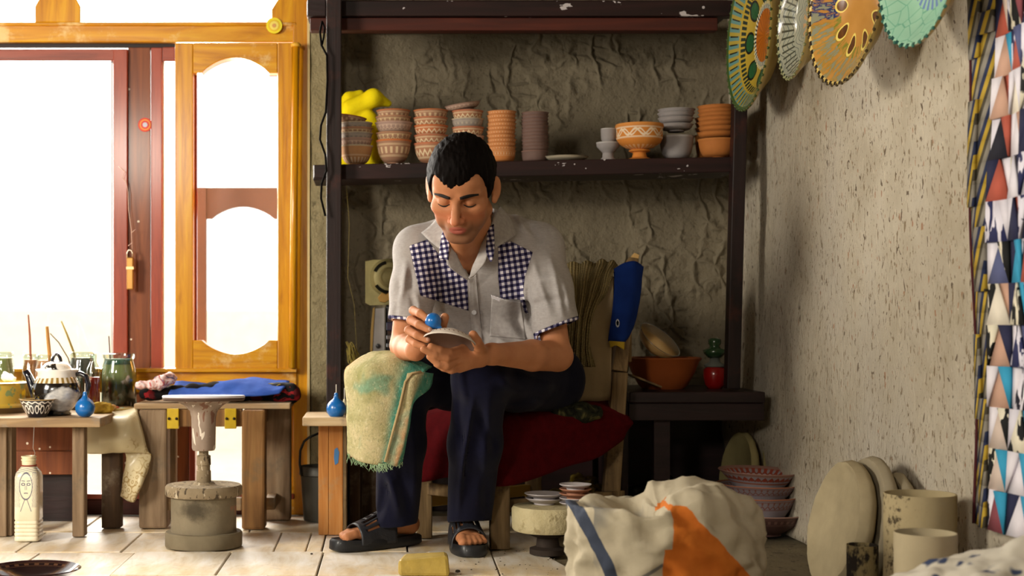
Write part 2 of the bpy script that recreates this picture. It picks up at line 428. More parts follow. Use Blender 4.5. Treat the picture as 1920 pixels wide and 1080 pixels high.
# straw clay of the right wall
g = G('straw_clay_render', .85, .2); v = g.co()
a = g.noise(v, 2.2, 4, .6); bigc = g.ramp(a, [(.3, 'b9ac94'), (.5, 'd3c8b3'), (.72, 'e1d8c8')])
fib = g.vs(v, (1, 1, .38)); f1 = (g.noise(fib, 105, 3, .6, .6) > .615); f2 = (g.noise(g.vs(v, (1, 1, .4)), 80, 4, .6, .8) < .36)
cc = g.mix(f1*.75, bigc, '7c6442'); cc = g.mix(f2*.55, cc, 'e9ddc6'); cc = g.mix((g.noise(g.vs(v, (1, 1, .4)), 75, 2, .5) > .70)*.7, cc, 'a8683c')
cc = g.mix((g.noise(g.vs(v, (1, 1, .5)), 58, 3, .5, .6) > .68)*.8, cc, '4d3520')
low = g.sep(v)[2]; cc = g.mix(g.sm(g.noise(v, 1.1, 3), .45, .65)*.35, cc, '9c917e')
g.col(cc).bump(g.noise(g.vs(v, (1, 1, .5)), 22, 7, .75)*1.6+f1*.3-f2*.3, .9, .016); M_['straw'] = g.mat
g = G('darkened_unseen_wall', .9); g.col(g.mix(g.noise(g.co(), 3), '463d30', '5a5040')); M_['wall'] = g.mat  # unseen walls coloured dark to cut the light they bounce
g = G('dusty_concrete', .85, .2); v = g.co(); cc = g.mix(g.noise(v, 4, 5, .65), '4a4132', '8d8064'); g.col(g.mix((g.noise(v, 30, 4, .6) > .62)*.5, cc, '2f2920')).bump(g.noise(v, 12, 6, .7), .6, .012); M_['concrete'] = g.mat
g = G('worn_cream_board_tile', .42, .35); v = g.co()
gr = g.noise(g.vs(v, (9, 2.0, 4)), 2.2, 6, .65, .6)
cc = g.ramp(gr, [(.28, 'c2ab88'), (.46, 'dfd3bf'), (.62, 'ebe4da'), (.8, 'f0ece6')])
cc = g.mix(g.sm(g.noise(v, 2.3, 4, .6), .48, .68)*.5, cc, 'd9b56a'); cc = g.mix(g.sm(g.noise(v, 6, 6, .72), .55, .72)*.55, cc, '8e7f70')
g.col(cc).rough(g.noise(v, 8, 3)*.4+.25).bump(gr, .25, .003); M_['tile'] = g.mat
def pane_mat(name, tint='ffffff', gl=.05):
    m = bpy.data.materials.new(name); m.use_nodes = True; t = m.node_tree; t.nodes.clear()
    o = t.nodes.new('ShaderNodeOutputMaterial'); a = t.nodes.new('ShaderNodeBsdfTransparent'); b = t.nodes.new('ShaderNodeBsdfGlossy'); x = t.nodes.new('ShaderNodeMixShader')
    a.inputs[0].default_value = hx(tint); b.inputs['Roughness'].default_value = .03; x.inputs[0].default_value = gl
    lw = t.nodes.new('ShaderNodeLayerWeight'); lw.inputs[0].default_value = .35; mr = t.nodes.new('ShaderNodeMapRange'); mr.inputs[3].default_value = gl; mr.inputs[4].default_value = .6
    t.links.new(lw.outputs['Facing'], mr.inputs[0]); t.links.new(mr.outputs[0], x.inputs[0])
    t.links.new(a.outputs[0], x.inputs[1]); t.links.new(b.outputs[0], x.inputs[2]); t.links.new(x.outputs[0], o.inputs[0]); return m
M_['pane'] = pane_mat('window_glass'); M_['jar'] = pane_mat('jar_glass', 'dfeae4', .08)
# ------------------------------------------------------------------ the room
YW = 4.90; YB = 5.07
XL = -2.6; H = 2.7
s_ = lambda o: tag(o, kind='structure')
b = MB(); b.box((XL-.3, -1.8, -.12), (1.9, YB+.3, -.012)); floor = s_(b.build('floor', M_['concrete'], origin=(0, 0, 0)))
# floor tiles: rows of worn cream tiles with open joints, laid up to a broken edge at the right
rows = [(4.86, 4.50), (4.495, 4.118), (4.112, 3.735), (3.73, 3.35)]
joints = [[-2.3, -2.0, -1.72, -1.42, -1.1, -.92, -.60, -.39, -.16, .12, .40, .66], [-2.3, -1.95, -1.62, -1.3, -1.02, -.72, -.285, -.192, -.146, .10, .34, .56], [-2.3, -1.9, -1.5, -1.2, -.95, -.678, -.405, -.142, .155, .335, .50], [-2.2, -1.8, -1.45, -1.15, -.86, -.56, -.27, .0, .26, .44]]
tc = 0
for (y1, y0), js in zip(rows, joints):
    for i in range(len(js)-1):
        x0, x1 = js[i]+.0025, js[i+1]-.0025
        sk = .010*(4.3-y0)
        b = MB(); z = random.uniform(-.0035, 0)
        tl = [random.uniform(-.0018, .0018) for _ in range(4)]
        vs = [(x0-sk, y0, z+tl[0]), (x1-sk, y0, z+tl[1]), (x1, y1, z+tl[2]), (x0, y1, z+tl[3])]
        if i == len(js)-2: vs[1] = (x1-sk+(.05 if y0 < 3.8 else -.06), y0, z); vs[2] = (x1-.02, y1, z)
        b.add([(p[0], p[1], -.03) for p in vs]+vs, [(0, 3, 2, 1), (4, 5, 6, 7), (0, 1, 5, 4), (1, 2, 6, 5), (2, 3, 7, 6), (3, 0, 4, 7)])
        b.build('tile', M_['tile'], floor, bevel=.002, origin=(float(x0+x1)/2, (y0+y1)/2, 0))
# back wall: a real relief of trowel strokes
def plaster_wall():
    x0, x1 = P(578, 0, YB)[0], 1.36; nx, nz = 230, 300
    X = np.linspace(x0, x1, nx); Z = np.linspace(0, H, nz); vs = []
    for z in Z:
        for x in X:
            d = .012*MN.fractal(Vector((x*2.2, z*2.2, 3)), 1, 2, 4)+.008*abs(math.sin(9*x+5*z+3*MN.noise(Vector((x*3, z*3, 0)))))*max(0, MN.noise(Vector((x*2.3+9, z*2.3, 0))))
            vs.append((x, YB-.012-d, z))
    b = MB(); b.add(vs, [(j*nx+i, j*nx+i+1, (j+1)*nx+i+1, (j+1)*nx+i) for j in range(nz-1) for i in range(nx-1)])
    o = b.build('wall_back', M_['plaster'], origin=(0, YB, 0), smooth=True); m = o.modifiers.new('thickness', 'SOLIDIFY'); m.thickness = .2; m.offset = -1
    return s_(o)
plaster_wall()
def pier():
    a, c = P(583, 0, 4.885)[0], P(620, 0, 4.885)[0]; nx, nz = 24, 260; vs = []
    for z in np.linspace(0, H, nz):
        for x in np.linspace(a, c, nx):
            vs.append((x, 4.885-.006*MN.fractal(Vector((x*9, z*7, 5)), 1, 2, 4), z))
    b = MB(); b.add(vs, [(j*nx+i, j*nx+i+1, (j+1)*nx+i+1, (j+1)*nx+i) for j in range(nz-1) for i in range(nx-1)])
    g = G('pale_lumpy_pier_plaster', .9, .15); v = g.co(); cc = g.mix(g.noise(v, 8, 5, .7), '6f6549', 'b3a682'); cc = g.mix(g.sm(g.noise(v, 22, 3), .6, .7)*.6, cc, '4a4230'); g.col(cc).bump(g.noise(v, 16, 6, .75), 1.0, .02)
    o = b.build('wall_pier', g.mat, origin=((a+c)/2, 4.885, 0), smooth=True); m = o.modifiers.new('thickness', 'SOLIDIFY'); m.thickness = .16; m.offset = -1; s_(o)
pier()
# right wall runs slightly outwards towards the camera
RW = [(1.245, 5.2), (1.2746, 4.233), (1.30, 3.2), (1.34, 1.6), (1.40, -1.6)]
def rw_x(y):
    ys = [p[1] for p in RW][::-1]; xs = [p[0] for p in RW][::-1]; return float(np.interp(y, ys, xs))
def right_wall():
    ny, nz = 260, 150; Y = np.linspace(5.2, -1.6, ny); Z = np.linspace(0, H, nz); vs = []
    for z in Z:
        for y in Y:
            d = .010*MN.fractal(Vector((y*2.5, z*2.5, 8)), 1, 2, 4)+.05*math.exp(-((z-.30)/.16)**2)*math.exp(-((y-4.95)/.16)**2)*-1
            vs.append((rw_x(y)+d, y, z))
    b = MB(); b.add(vs, [(j*ny+i, j*ny+i+1, (j+1)*ny+i+1, (j+1)*ny+i) for j in range(nz-1) for i in range(ny-1)])
    o = b.build('wall_right', M_['straw'], origin=(1.3, 3, 0), smooth=True); m = o.modifiers.new('thickness', 'SOLIDIFY'); m.thickness = .2; m.offset = -1 if False else 1
    return s_(o)
right_wall()
b = MB(); b.box((XL-.2, -1.8, H), (1.9, YB+.25, H+.15)); s_(b.build('ceiling', M_['wall'], origin=(0, 2, H)))
b = MB(); b.box((XL-.15, -1.8, 0), (1.9, -1.6, 1.7)); b.box((XL-.15, -1.8, 2.4), (1.9, -1.6, H)); b.box((XL-.15, -1.8, 1.7), (-2.3, -1.6, 2.4)); b.box((-1.4, -1.8, 1.7), (1.9, -1.6, 2.4)); s_(b.build('wall_front', M_['wall'], origin=(0, -1.7, 0)))  # opening added to let the frontal fill through
b = MB()                                               # left wall with the open doorway
b.box((XL-.15, -1.6, 0), (XL, 1.5, H)); b.box((XL-.15, 2.9, 0), (XL, YW+.05, H)); b.box((XL-.15, 1.5, 2.1), (XL, 2.9, H))
s_(b.build('wall_left', M_['wall'], origin=(XL, 2, 0)))
# courtyard outside
b = MB(); b.box((-9, 5.3, -.25), (4, 14, -.15)); s_(b.build('courtyard_paving', flat('pale_paving', 'efe4cf', .9), origin=(0, 8, -.2)))
b = MB(); b.box((-9, 9.0, -.15), (4, 9.25, .72)); s_(b.build('courtyard_wall', flat('cream_wall', 'f8efdc', .9), origin=(0, 9, 0)))
# ------------------------------------------------------------------ glazed shop front
def part(name, mat, parent, fn, **k):
    b = MB(); fn(b); return b.build(name, mat, parent, **k)
w1_ = thing('window_1', P(270, 700, YW), None, None, kind='structure')
# upper lights
b = MB(); b.pbox(-800, 47, 556, 79, YW, .07); b.pbox(-800, 41, 556, 48, YW-.012, .05); s_(b.build('trim_1', M_['honey_x'], bevel=.004))
b = MB(); b.pbox(549, -250, 578, 966, YW-.01, .16); b.pbox(520, -60, 556, 47, YW+.004, .05); s_(b.build('trim_2', M_['honey'], bevel=.004))
b = MB(); b.pbox(576, -250, 581, 880, YW-.02, .17); s_(b.build('trim_3', flat('lit_edge_strip', 'd8c08a', .5), bevel=.001))  # pale strip paints the light along the jamb's edge
b = MB(); b.prism([(65, 42), (65, 12), (77, -10), (77, -70), (139, -70), (139, -10), (151, 12), (151, 42)], YW-.012, .06); s_(b.build('trim_4', M_['honey'], bevel=.004))
b = MB(); b.prism([(509, 42), (509, 18), (524, -6), (524, -70), (552, -70), (552, 42)], YW-.010, .05); s_(b.build('trim_5', M_['honey'], bevel=.003))
b = MB(); b.pbox(-800, -70, 578, -250, YW, .08); s_(b.build('trim_6', M_['honey_x']))
b = MB(); a_ = P(-800, -200, YW); b.box((XL, YW, 0), (a_[0], YW+.1, H)); b.box((a_[0], YW, P(0, -240, YW)[2]), (P(582, 0, YW)[0], YW+.1, H)); s_(b.build('wall_window_side', M_['wall']))
# left glazed leaf: red-brown stiles, brown boards between, narrow light
def fr(b): b.pbox(-420, 92, 240, 114, YW+.01, .05)
part('rail', M_['red_x'], w1_, fr, bevel=.003)
part('rail', M_['red_x'], w1_, lambda b: b.pbox(304.5, 88, 328, 115, YW+.012, .05), bevel=.003)
part('rail', M_['dark'], w1_, lambda b: b.pbox(-420, 82, 328, 90, YW+.03, .05))
part('rail', M_['red_x'], w1_, lambda b: b.pbox(-420, 692, 238, 720, YW+.01, .05), bevel=.003)
part('stile', M_['red'], w1_, lambda b: b.pbox(212, 92, 239, 694, YW+.006, .055), bevel=.003)
part('board', M_['brown'], w1_, lambda b: b.pbox(240, 89, 282, 694, YW+.02, .05), bevel=.002)
part('stile', M_['red'], w1_, lambda b: b.pbox(283, 89, 304, 694, YW+.012, .05), bevel=.003)
part('bead', flat('white_bead', 'c9d3da', .5), w1_, lambda b: (b.pbox(208, 116, 212, 692, YW+.03, .02), b.pbox(-420, 114, 212, 117, YW+.03, .02), b.pbox(304, 116, 307, 694, YW+.03, .02)))
part('pane', M_['pane'], w1_, lambda b: b.pbox(-420, 112, 214, 696, YW+.04, .004))
part('pane', M_['pane'], w1_, lambda b: b.pbox(303, 112, 330, 694, YW+.04, .004))
# honey coloured leaf with arched opening (one top-level window, its frame cut in parts)
w2_ = thing('window_2', P(440, 697, YW), None, None, kind='structure')
part('stile', M_['honey'], w2_, lambda b: b.pbox(328, 80, 362, 697, YW-.03, .05), bevel=.004)
part('stile', M_['honey'], w2_, lambda b: b.pbox(520, 80, 549, 697, YW-.03, .05), bevel=.004)
def arch(y_flat, y_peak, n=14, x0=362, x1=520, sh=16):
    pts = [(x0, y_flat), (x0+sh, y_flat)]
    for i in range(n+1):
        t = i/n; x = x0+sh+(x1-x0-2*sh)*t; pts.append((x, y_flat+(y_peak-y_flat)*(math.sin(PI*t)**.8)))
    return pts+[(x1-sh, y_flat), (x1, y_flat)]
def top_rail(b):
    a = arch(137, 108); b.prism([(362, 80)]+a+[(520, 80)], YW-.03, .05)
def bot_rail(b):
    a = arch(638, 664); b.prism([(362, 697)]+a+[(520, 697)], YW-.03, .05)
part('rail', M_['honey_x'], w2_, top_rail, bevel=.003); part('rail', M_['honey_x'], w2_, bot_rail, bevel=.003)
def strip(b, arc, dy, Y, d):
    for (x0, y0), (x1, y1) in zip(arc[:-1], arc[1:]):
        if abs(x1-x0) > .1: b.prism([(x0, y0-1), (x1, y1-1), (x1, y1+dy), (x0, y0+dy)], Y, d)
part('reveal', M_['red'], w2_, lambda b: strip(b, arch(137, 108), 5, YW+.022, .02)); part('reveal', M_['red'], w2_, lambda b: b.pbox(362, 130, 369, 640, YW+.022, .02))
part('pane', M_['pane'], w2_, lambda b: b.pbox(362, 100, 520, 672, YW+.045, .004))
part('rod', M_['honey'], w2_, lambda b: b.tube([P(555, 86, YW-.05), P(551, 400, YW-.05), P(548, 690, YW-.05)], .0125, 12), smooth=True)
part('rod_cap', flat('honey_knob', 'e0aa3a', .4), w2_, lambda b: b.lathe([(0, 0), (.017, 0), (.018, .008), (.012, .014), (0, .015)], 16, Matrix.Translation(Vector(P(555, 88, YW-.05)))), smooth=True)
# outer shutter seen through that glass
sh = w2_
def oshut(b):
    a = [(x, y) for x, y in arch(410, 387, 12, 386, 524, 10)]; b.prism([(366, 352), (366, 640), (386, 640)]+a+[(530, 410), (530, 352)], 5.13, .03)
part('outer_frame', flat('pale_red_wood', '5e4840', .6), sh, oshut, bevel=.002)
def st(b):
    b.pbox(366, 352, 386, 690, 5.125, .03)
part('outer_stile', flat('pale_red_stile', '664e46', .6), sh, st)
# below the sill
b = MB(); b.pbox(-800, 694, 556, 736, YW-.02, .10); b.pbox(-800, 691, 556, 698, YW-.045, .12); s_(b.build('trim_7', M_['honey_x'], bevel=.003))
w3_ = thing('window_3', P(270, 965, YW), None, None, kind='structure')
part('panel', M_['brown'], w3_, lambda b: b.pbox(-800, 736, 158, 895, YW, .06), bevel=.003)
part('stile', M_['brown'], w3_, lambda b: b.pbox(226, 736, 312, 930, YW, .06), bevel=.003)
part('stile', M_['brown'], w3_, lambda b: b.pbox(315, 736, 354, 990-60, YW, .06), bevel=.003)
part('stile', M_['red'], w3_, lambda b: b.pbox(354, 736, 366, 930, YW, .06), bevel=.003)
part('stile', M_['honey'], w3_, lambda b: b.pbox(500, 736, 552, 930, YW, .06), bevel=.003)
part('rail', M_['red_x'], w3_, lambda b: b.pbox(-800, 926, 552, 936, YW-.015, .08), bevel=.003)
part('rail', M_['redbeam'], w3_, lambda b: b.pbox(-800, 936, 552, 966, YW, .07), bevel=.003)
part('rail', M_['honey_x'], w3_, lambda b: b.pbox(455, 912, 552, 966, YW-.01, .07), bevel=.003)
part('pane', M_['pane'], w3_, lambda b: b.pbox(-800, 736, 556, 928, YW+.045, .004))
b = MB(); b.add([tuple(P(x, y, 5.3+q)) for q in (0, .05) for x, y in [(396, 880), (420, 900), (470, 906), (440, 912), (396, 906)]], [(0, 1, 2, 3, 4), (9, 8, 7, 6, 5), (0, 5, 6, 1), (1, 6, 7, 2), (2, 7, 8, 3), (3, 8, 9, 4), (4, 9, 5, 0)])
# stickers on the frames
def sticker(px, py, Y, r, cols, label):
    t = thing('sticker', P(px, py, Y), label, 'sticker')
    for i, (rr, c) in enumerate(cols):
        bb = MB(); bb.lathe([(r*rr, 0), (r*rr, .0012)], 28, Matrix.Translation(Vector(P(px, py, Y-.0012*(i+1))))@Matrix.Rotation(PI/2, 4, 'X'))
        bb.build(['disc', 'ring', 'emblem', 'emblem'][i], flat('print_'+c, c, .4), t)
sticker(272, 234, YW+.02, .024, [(1, 'd8402a'), (.78, 'ef9a3a'), (.6, 'd64a3a'), (.34, 'c9c6d8')], 'small round red and orange sticker on the brown window board')
sticker(514, 48, YW-.014, .027, [(1, 'f0e030'), (.74, 'e8c22a'), (.55, 'f2de6a'), (.25, 'd8a060')], 'round bright yellow sticker on the honey-coloured rail')
# padlock hanging on a string
t = thing('padlock', P(243, 545, YW-.02), 'long brass padlock hanging from a string on the brown window board', 'padlock')
part('lock_body', flat('old_brass', 'b98848', .35, .5, .7), t, lambda b: b.pbox(237, 482, 250, 543, YW-.03, .02), bevel=.004)
part('band', flat('pale_brass', 'e6c690', .35, .5, .6), t, lambda b: b.pbox(236.5, 500, 250.5, 505, YW-.033, .026))
part('shackle', flat('steel', 'cbb9a6', .3, .5, .9), t, lambda b: b.tube([P(238.5, 486, YW-.02), P(238.5, 474, YW-.02), P(241, 469, YW-.02), P(246, 469, YW-.02), P(248.5, 474, YW-.02), P(248.5, 486, YW-.02)], .003, 8), smooth=True)
b = MB(); b.tube([P(x, y, YW-.012) for x, y in [(222, 312), (234, 322), (229, 334), (236, 340), (240, 360), (241, 392), (246, 430), (248, 468)]], .0011, 6)
b.tube([P(248, 455, YW-.012), P(240, 461, YW-.012)], .001, 5); b.tube([P(247, 436, YW-.012), P(254, 430, YW-.012)], .001, 5)
tag(b.build('string', flat('pale_string', 'e2c2b4', .8), smooth=True), 'pale string running down the red window stile to the padlock', 'string')
# ------------------------------------------------------------------ wall shelf
YS = 4.60
def shz(px): return EYE+(600-(308-(px-640)*.0195))*YS/F      # top of the bowl shelf, it climbs slightly to the right
sh = thing('wall_shelf', P(1000, 951, 4.8), 'dark stained timber shelving with splashes of lime against the clay wall', 'shelf')
part('post', M_['dark_z'], sh, lambda b: b.box((P(612, 0, YS-.05)[0], YS-.05, 0), (P(640, 0, YS-.05)[0], YS-.005, 2.2)), bevel=.003)
def rp(b):
    a = P(1372, 700, YS); c = P(1398, -260, YS); b.beam((a[0], YS, .44), c, .042, .05)
part('post', M_['dark_z'], sh, rp, bevel=.003)
part('beam', M_['dark_splash'], sh, lambda b: b.pbox(575, 1, 1390, 30, YS, .05), bevel=.003)
part('beam', M_['redbeam'], sh, lambda b: b.pbox(581, 33, 1346, 57, YS+.015, .05), bevel=.003)
def bd(x0, x1, y0l, y0r, th, Y0, Y1):
    def f(b):
        a = P(x0, y0l, Y0); c = P(x1, y0r, Y0); t = th*Y0/F
        vs = [(a[0], y, a[2]-t) for y in (Y0, Y1)]+[(c[0], y, c[2]-t) for y in (Y0, Y1)]+[(a[0], y, a[2]) for y in (Y0, Y1)]+[(c[0], y, c[2]) for y in (Y0, Y1)]
        b.add(vs, [(0, 1, 3, 2), (4, 6, 7, 5), (0, 2, 6, 4), (1, 5, 7, 3), (0, 4, 5, 1), (2, 3, 7, 6)])
    return f
part('shelf_board', M_['dark_splash'], sh, bd(587, 1380, 309, 293.5, 29, YS, YS+.2), bevel=.003)
part('shelf_board', M_['dark'], sh, bd(640, 1376, 309, 294, 22, YS+.205, YB-.04), bevel=.003)
part('shelf_board', M_['dark'], sh, bd(581, 1376, 0, 0, 20, YS+.05, YB-.04), bevel=.003)
part('bracket', M_['dark'], sh, lambda b: b.pbox(576, -3, 611, 30, YS-.004, .12), bevel=.003)
part('bracket', M_['dark'], sh, lambda b: b.pbox(588, 309, 611, 334, YS-.004, .12), bevel=.003)
b = MB(); b.tube([P(x, y, YS-.07 if y > 50 else YS-.06) for x, y in [(604, 40), (600, 60), (603, 85), (613, 104), (614, 150), (611, 210), (602, 235), (600, 262), (610, 290), (612, 320), (603, 345), (602, 372), (610, 405)]], .0035, 8)
b.tube([P(x, y, YS-.06) for x, y in [(604, 40), (609, 52), (607, 70), (604, 84)]], .003, 8)
tag(b.build('cable', flat('black_cable', '0e0b09', .9, .05), smooth=True), 'loose black cable hanging beside the left shelf post', 'cable')
b = MB()
for q in range(3):
    r_ = 1+q*.0
    pts = [P(x+q*9, y, 4.86) for x, y in [(648, 330), (655, 420), (652, 520), (664, 570), (668, 640), (672, 700)]]
    if q == 0: b.tube(pts, .0008, 5)
tag(b.build('thread', flat('straw_thread', '8a7a44', .8), smooth=True), 'single thin thread hanging against the clay wall behind the towel', 'thread')
# ------------------------------------------------------------------ bowls
def bowl_prof(R, h, foot=.42, fh=.10, th=.004, curve=.6, lip=.06):
    o = [(foot*R*.86, 0), (foot*R, .001), (foot*R*.94, fh*h)]
    n = 9
    for i in range(n+1):
        t = i/n; o.append((foot*R*.94+(R-foot*R*.94)*(math.sin(t*PI/2)**curve if t else 0), fh*h+(h-fh*h)*(t**1.25)))
    o[-1] = (R*(1+lip), h)
    i_ = [(R*(1+lip)-th*.6, h+.001), (R-th, h-.004)]
    for i in range(n-1, -1, -1):
        t = i/n; r = max(0, foot*R*.9+(R-foot*R*.9)*(math.sin(t*PI/2)**curve if t else 0)-th); i_.append((r, fh*h+th+(h-fh*h-th)*(t**1.25)))
    i_.append((0, fh*h+th)); return o+i_
def clay(name, body, band, line, N=18, z0=.5, w=.3, h=.05, rimc=None, kind='zig', rough=.75, coat=0):
    g = G(name, rough, .25, 0, coat); v = g.co(); X, Y, Z = g.sep(v); Z = g.sep(g.co('Generated'))[2]*h
    a = g.m('ARCTAN2', Y, X)*(N/(2*PI)); t = g.ab(g.fr(a+100)-.5)*2
    zz = (Z/h-z0)/w
    inb = (zz > 0)*(zz < 1); nz = g.noise(v, 30, 4, .6)
    base = g.mix(nz, body, band)
    if kind == 'zig': ln = (g.ab(zz-t*.5-.2) < .14)*inb
    elif kind == 'dots': ln = ((t > .55)*(g.ab(zz-.5) < .28))*inb
    elif kind == 'wave2': ln = g.mx((g.ab(zz-t*.42-.1) < .10)*inb, (t > .7)*(zz > .65)*inb)
    elif kind == 'scroll': ln = g.mx(g.mx((g.ab(zz-.5-.3*g.sin(a*2*PI)) < .12), (g.ab(zz-.5+.3*g.sin(a*2*PI*1.0+1.6)) < .09)), g.ab(zz-.5) > .46)*inb
    else: ln = g.m('MULTIPLY', 0.0, 1.0)
    c = g.mix(ln*.85, base, line)
    if kind != 'none':
        edge = g.mx(g.ab(zz) < .09, g.ab(zz-1) < .09); c = g.mix(edge*.5, c, line)
    if rimc: c = g.mix(Z > h*.93, c, rimc)
    if kind == 'scroll':
        grv = (Z < h*.40)*(Z > h*.30)*(g.fr(a*2.4+50) > .5); c = g.mix(grv*.6, c, 'd9b48c')
    g.col(c).bump(nz, .25, .002); return g.mat
hB = .042
cm = {
 'grey': clay('unfired_grey_clay', '7f7670', '9a9088', 'a89d8c', 20, .45, .3, hB, 'b5a68c', 'dots'),
 'greyor': clay('grey_clay_orange_belly', 'a5764e', 'b98a5c', 'cdb295', 22, .05, .45, hB, 'b5a68c', 'dots'),
 'brnrim': clay('brown_clay_orange_rim', '8a6450', 'a07a60', 'cbb18c', 18, .35, .45, hB, 'b4683a', 'dots'),
 'brnzig': clay('brown_clay_zigzag', '96664c', 'a87a5c', 'd6c4a0', 18, .3, .5, hB, 'b0694a', 'zig'),
 'brnwave': clay('brown_clay_waves', '8c6850', '9c7860', 'c6b086', 20, .35, .45, hB, 'a77a5c', 'wave2'),
 'terz': clay('terracotta_zigzag', 'a55f3c', 'b5704a', 'dcc8a6', 18, .3, .5, hB, 'bb6638', 'zig'),
 'pink': clay('pinkish_clay', '8d7468', 'a4887a', 'bda38f', 24, .35, .4, hB, 'b09080', 'wave2'),
 'terra': clay('orange_terracotta', 'b46e38', 'c98248', 'c9a27c', 30, .55, .3, .02, 'c78c5c', 'dots'),
 'mauve': clay('dark_mauve_clay', '5e4a44', '735c54', '8a7064', 30, .55, .3, .02, '86665a', 'none'),
 'palegrey': clay('pale_grey_clay', '86807f', '9c9695', 'a8a3a2', 20, .5, .3, hB, 'aaa5a2', 'none'),
 'orange': clay('warm_orange_clay', 'a0602c', 'b67238', 'c58a50', 20, .5, .3, hB, 'b8763c', 'none'),
 'buff': clay('buff_clay', 'a5977c', 'b8ab90', 'b8ab90', 20, .5, .3, .02, None, 'none'),
}
ORD = ['top', 'second from the top', 'third from the top', 'fourth from the top', 'fifth from the top', 'sixth from the top', 'seventh from the top', 'eighth from the top', 'ninth from the top', 'tenth from the top', 'eleventh from the top', 'twelfth from the top']
protos = {}
def bowl(kind, R, h, loc, label, group, rot=None, foot=.42, wide=1, cat='bowl', name='bowl', curve=.6):
    key = (kind, round(R, 3), round(h, 3), foot, curve)
    if key not in protos:
        b = MB(); b.lathe(bowl_prof(1, h/R, foot, .10 if h/R > .5 else .2, .05, curve), 40); b.v = [(x*R, y*R, z*R) for x, y, z in b.v]
        o = b.build(name, cm[kind] if isinstance(kind, str) else kind, None, (0, 0, 0), smooth=True, angle=50); o.location = loc; protos[key] = o
    else: o = dup(protos[key], loc)
    o.rotation_euler = rot or (0, 0, random.uniform(0, 6)); o['label'] = label; o['category'] = cat; o['group'] = group; return o
def stack(cx, rpx, rims, kinds, where, group, hpx=None, Y=YS+.075, foot=.42, h=.042, base=None, noun='bowl', curve=.6):
    n = len(rims); zb = shz(cx) if base is None else base
    for i in range(n):
        zr = EYE+(600-rims[i])*Y/F; R = (rpx[i] if isinstance(rpx, list) else rpx)*Y/F
        hh = zr-zb if i == n-1 else h
        x = (cx-VX)*Y/F+random.uniform(-.0015, .0015)
        bowl(kinds[i], R/1.06, hh, (x, Y, zr-hh), f'{ORD[i]} {noun} of the {where}', group, None, foot, curve=curve)
stack(667, 32, [231, 241, 250, 261, 274], ['grey', 'brnwave', 'grey', 'pink', 'greyor'], 'grey stack next to the left shelf post', 'grey clay bowls next to the shelf post')
bowl('brnrim', .052, .03, P(654, 236, YS+.075), 'tilted empty bowl crowning the grey stack next to the left post', 'grey clay bowls next to the shelf post', (.0, .14, 0))
stack(738, [32, 34, 36, 34, 34], [208, 220, 231, 250, 264], ['brnrim', 'brnwave', 'pink', 'brnwave', 'brnrim'], 'brown stack in front of the yellow cloth', 'brown patterned bowls')
stack(807.5, [33, 33, 33, 33, 33], [208, 222, 237, 255, 270], ['brnrim', 'brnzig', 'terz', 'brnzig', 'brnzig'], 'zigzag stack left above the man\'s hair', 'zigzag painted bowls')
stack(877, [30, 31, 31, 31], [209, 224, 240, 256], ['brnzig', 'grey', 'brnzig', 'pink'], 'pinkish stack directly above the man\'s head', 'pinkish bowls above the head')
bowl('pink', .056, .022, P(869, 208, YS+.075), 'wide shallow dish lying tilted on the stack above the head', 'pinkish bowls above the head', (.06, -.16, 0), foot=.6)
n5 = 11; stack(940, [28]*n5, [210+i*7.4 for i in range(n5-1)]+[283], ['terra']*n5, 'orange stack right of the man\'s head', 'orange terracotta bowls', h=.020, foot=.6, curve=.35)
stack(1003, [26]*12, [212+i*6.4 for i in range(11)]+[284], ['mauve']*12, 'dark brown stack left of the small saucer', 'dark brown bowls', h=.018, foot=.7, curve=.3)
bowl(flat('pale_saucer_clay', 'b3a892', .7), .0715, .017, (P(1060, 0, YS+.075)[0], YS+.075, shz(1060)), 'flat pale saucer alone on the bowl shelf', 'single vessels on the shelf', foot=.45)
def lathe_thing(name, prof, mat, loc, label, cat, group=None, seg=44, rot=None, angle=40):
    b = MB(); b.lathe(prof, seg); o = b.build(name, mat, None, (0, 0, 0), smooth=True, angle=angle); o.location = tuple(map(float, loc))
    if rot: o.rotation_euler = rot
    return tag(o, label, cat, group)
k = (YS+.08)/F
x = P(1140, 0, YS+.08)[0]
lathe_thing('goblet', [(0, 0), (18*k, 0), (17*k, 2*k), (11*k, 8*k), (10*k, 16*k), (15*k, 22*k), (21*k, 28*k), (22*k, 36*k), (20*k, 36*k), (16*k, 26*k), (0, 22*k)], cm['palegrey'], (x, YS+.08, shz(1140)), 'grey footed cup beneath the small grey beaker', 'cup', 'single vessels on the shelf')
lathe_thing('beaker', [(0, 0), (11*k, 0), (14*k, 5*k), (14.5*k, 25*k), (13*k, 25*k), (12*k, 4*k), (0, 3*k)], cm['palegrey'], (x+.002, YS+.08, shz(1140)+37*k), 'small grey beaker standing on the grey footed cup', 'cup', 'single vessels on the shelf')
g1 = clay('orange_scroll_painted', 'bd7430', 'cf8438', 'e0cfb4', 9, .60, .28, 66*k, 'c88440', 'scroll')
lathe_thing('footed_bowl', [(0, 0), (20*k, 0), (22*k, 2*k), (14*k, 5*k), (12*k, 12*k), (13*k, 14*k), (19*k, 16*k), (20*k, 18*k), (15*k, 20*k), (26*k, 23*k), (38*k, 31*k), (43*k, 40*k), (43*k, 58*k), (45*k, 62*k), (44*k, 66*k), (42*k, 66*k), (40*k, 58*k), (36*k, 36*k), (20*k, 26*k), (0, 24*k)], g1, (P(1199, 0, YS+.05)[0], YS+.05, shz(1199)), 'footed orange bowl painted with a white scroll band', 'bowl', 'single vessels on the shelf')
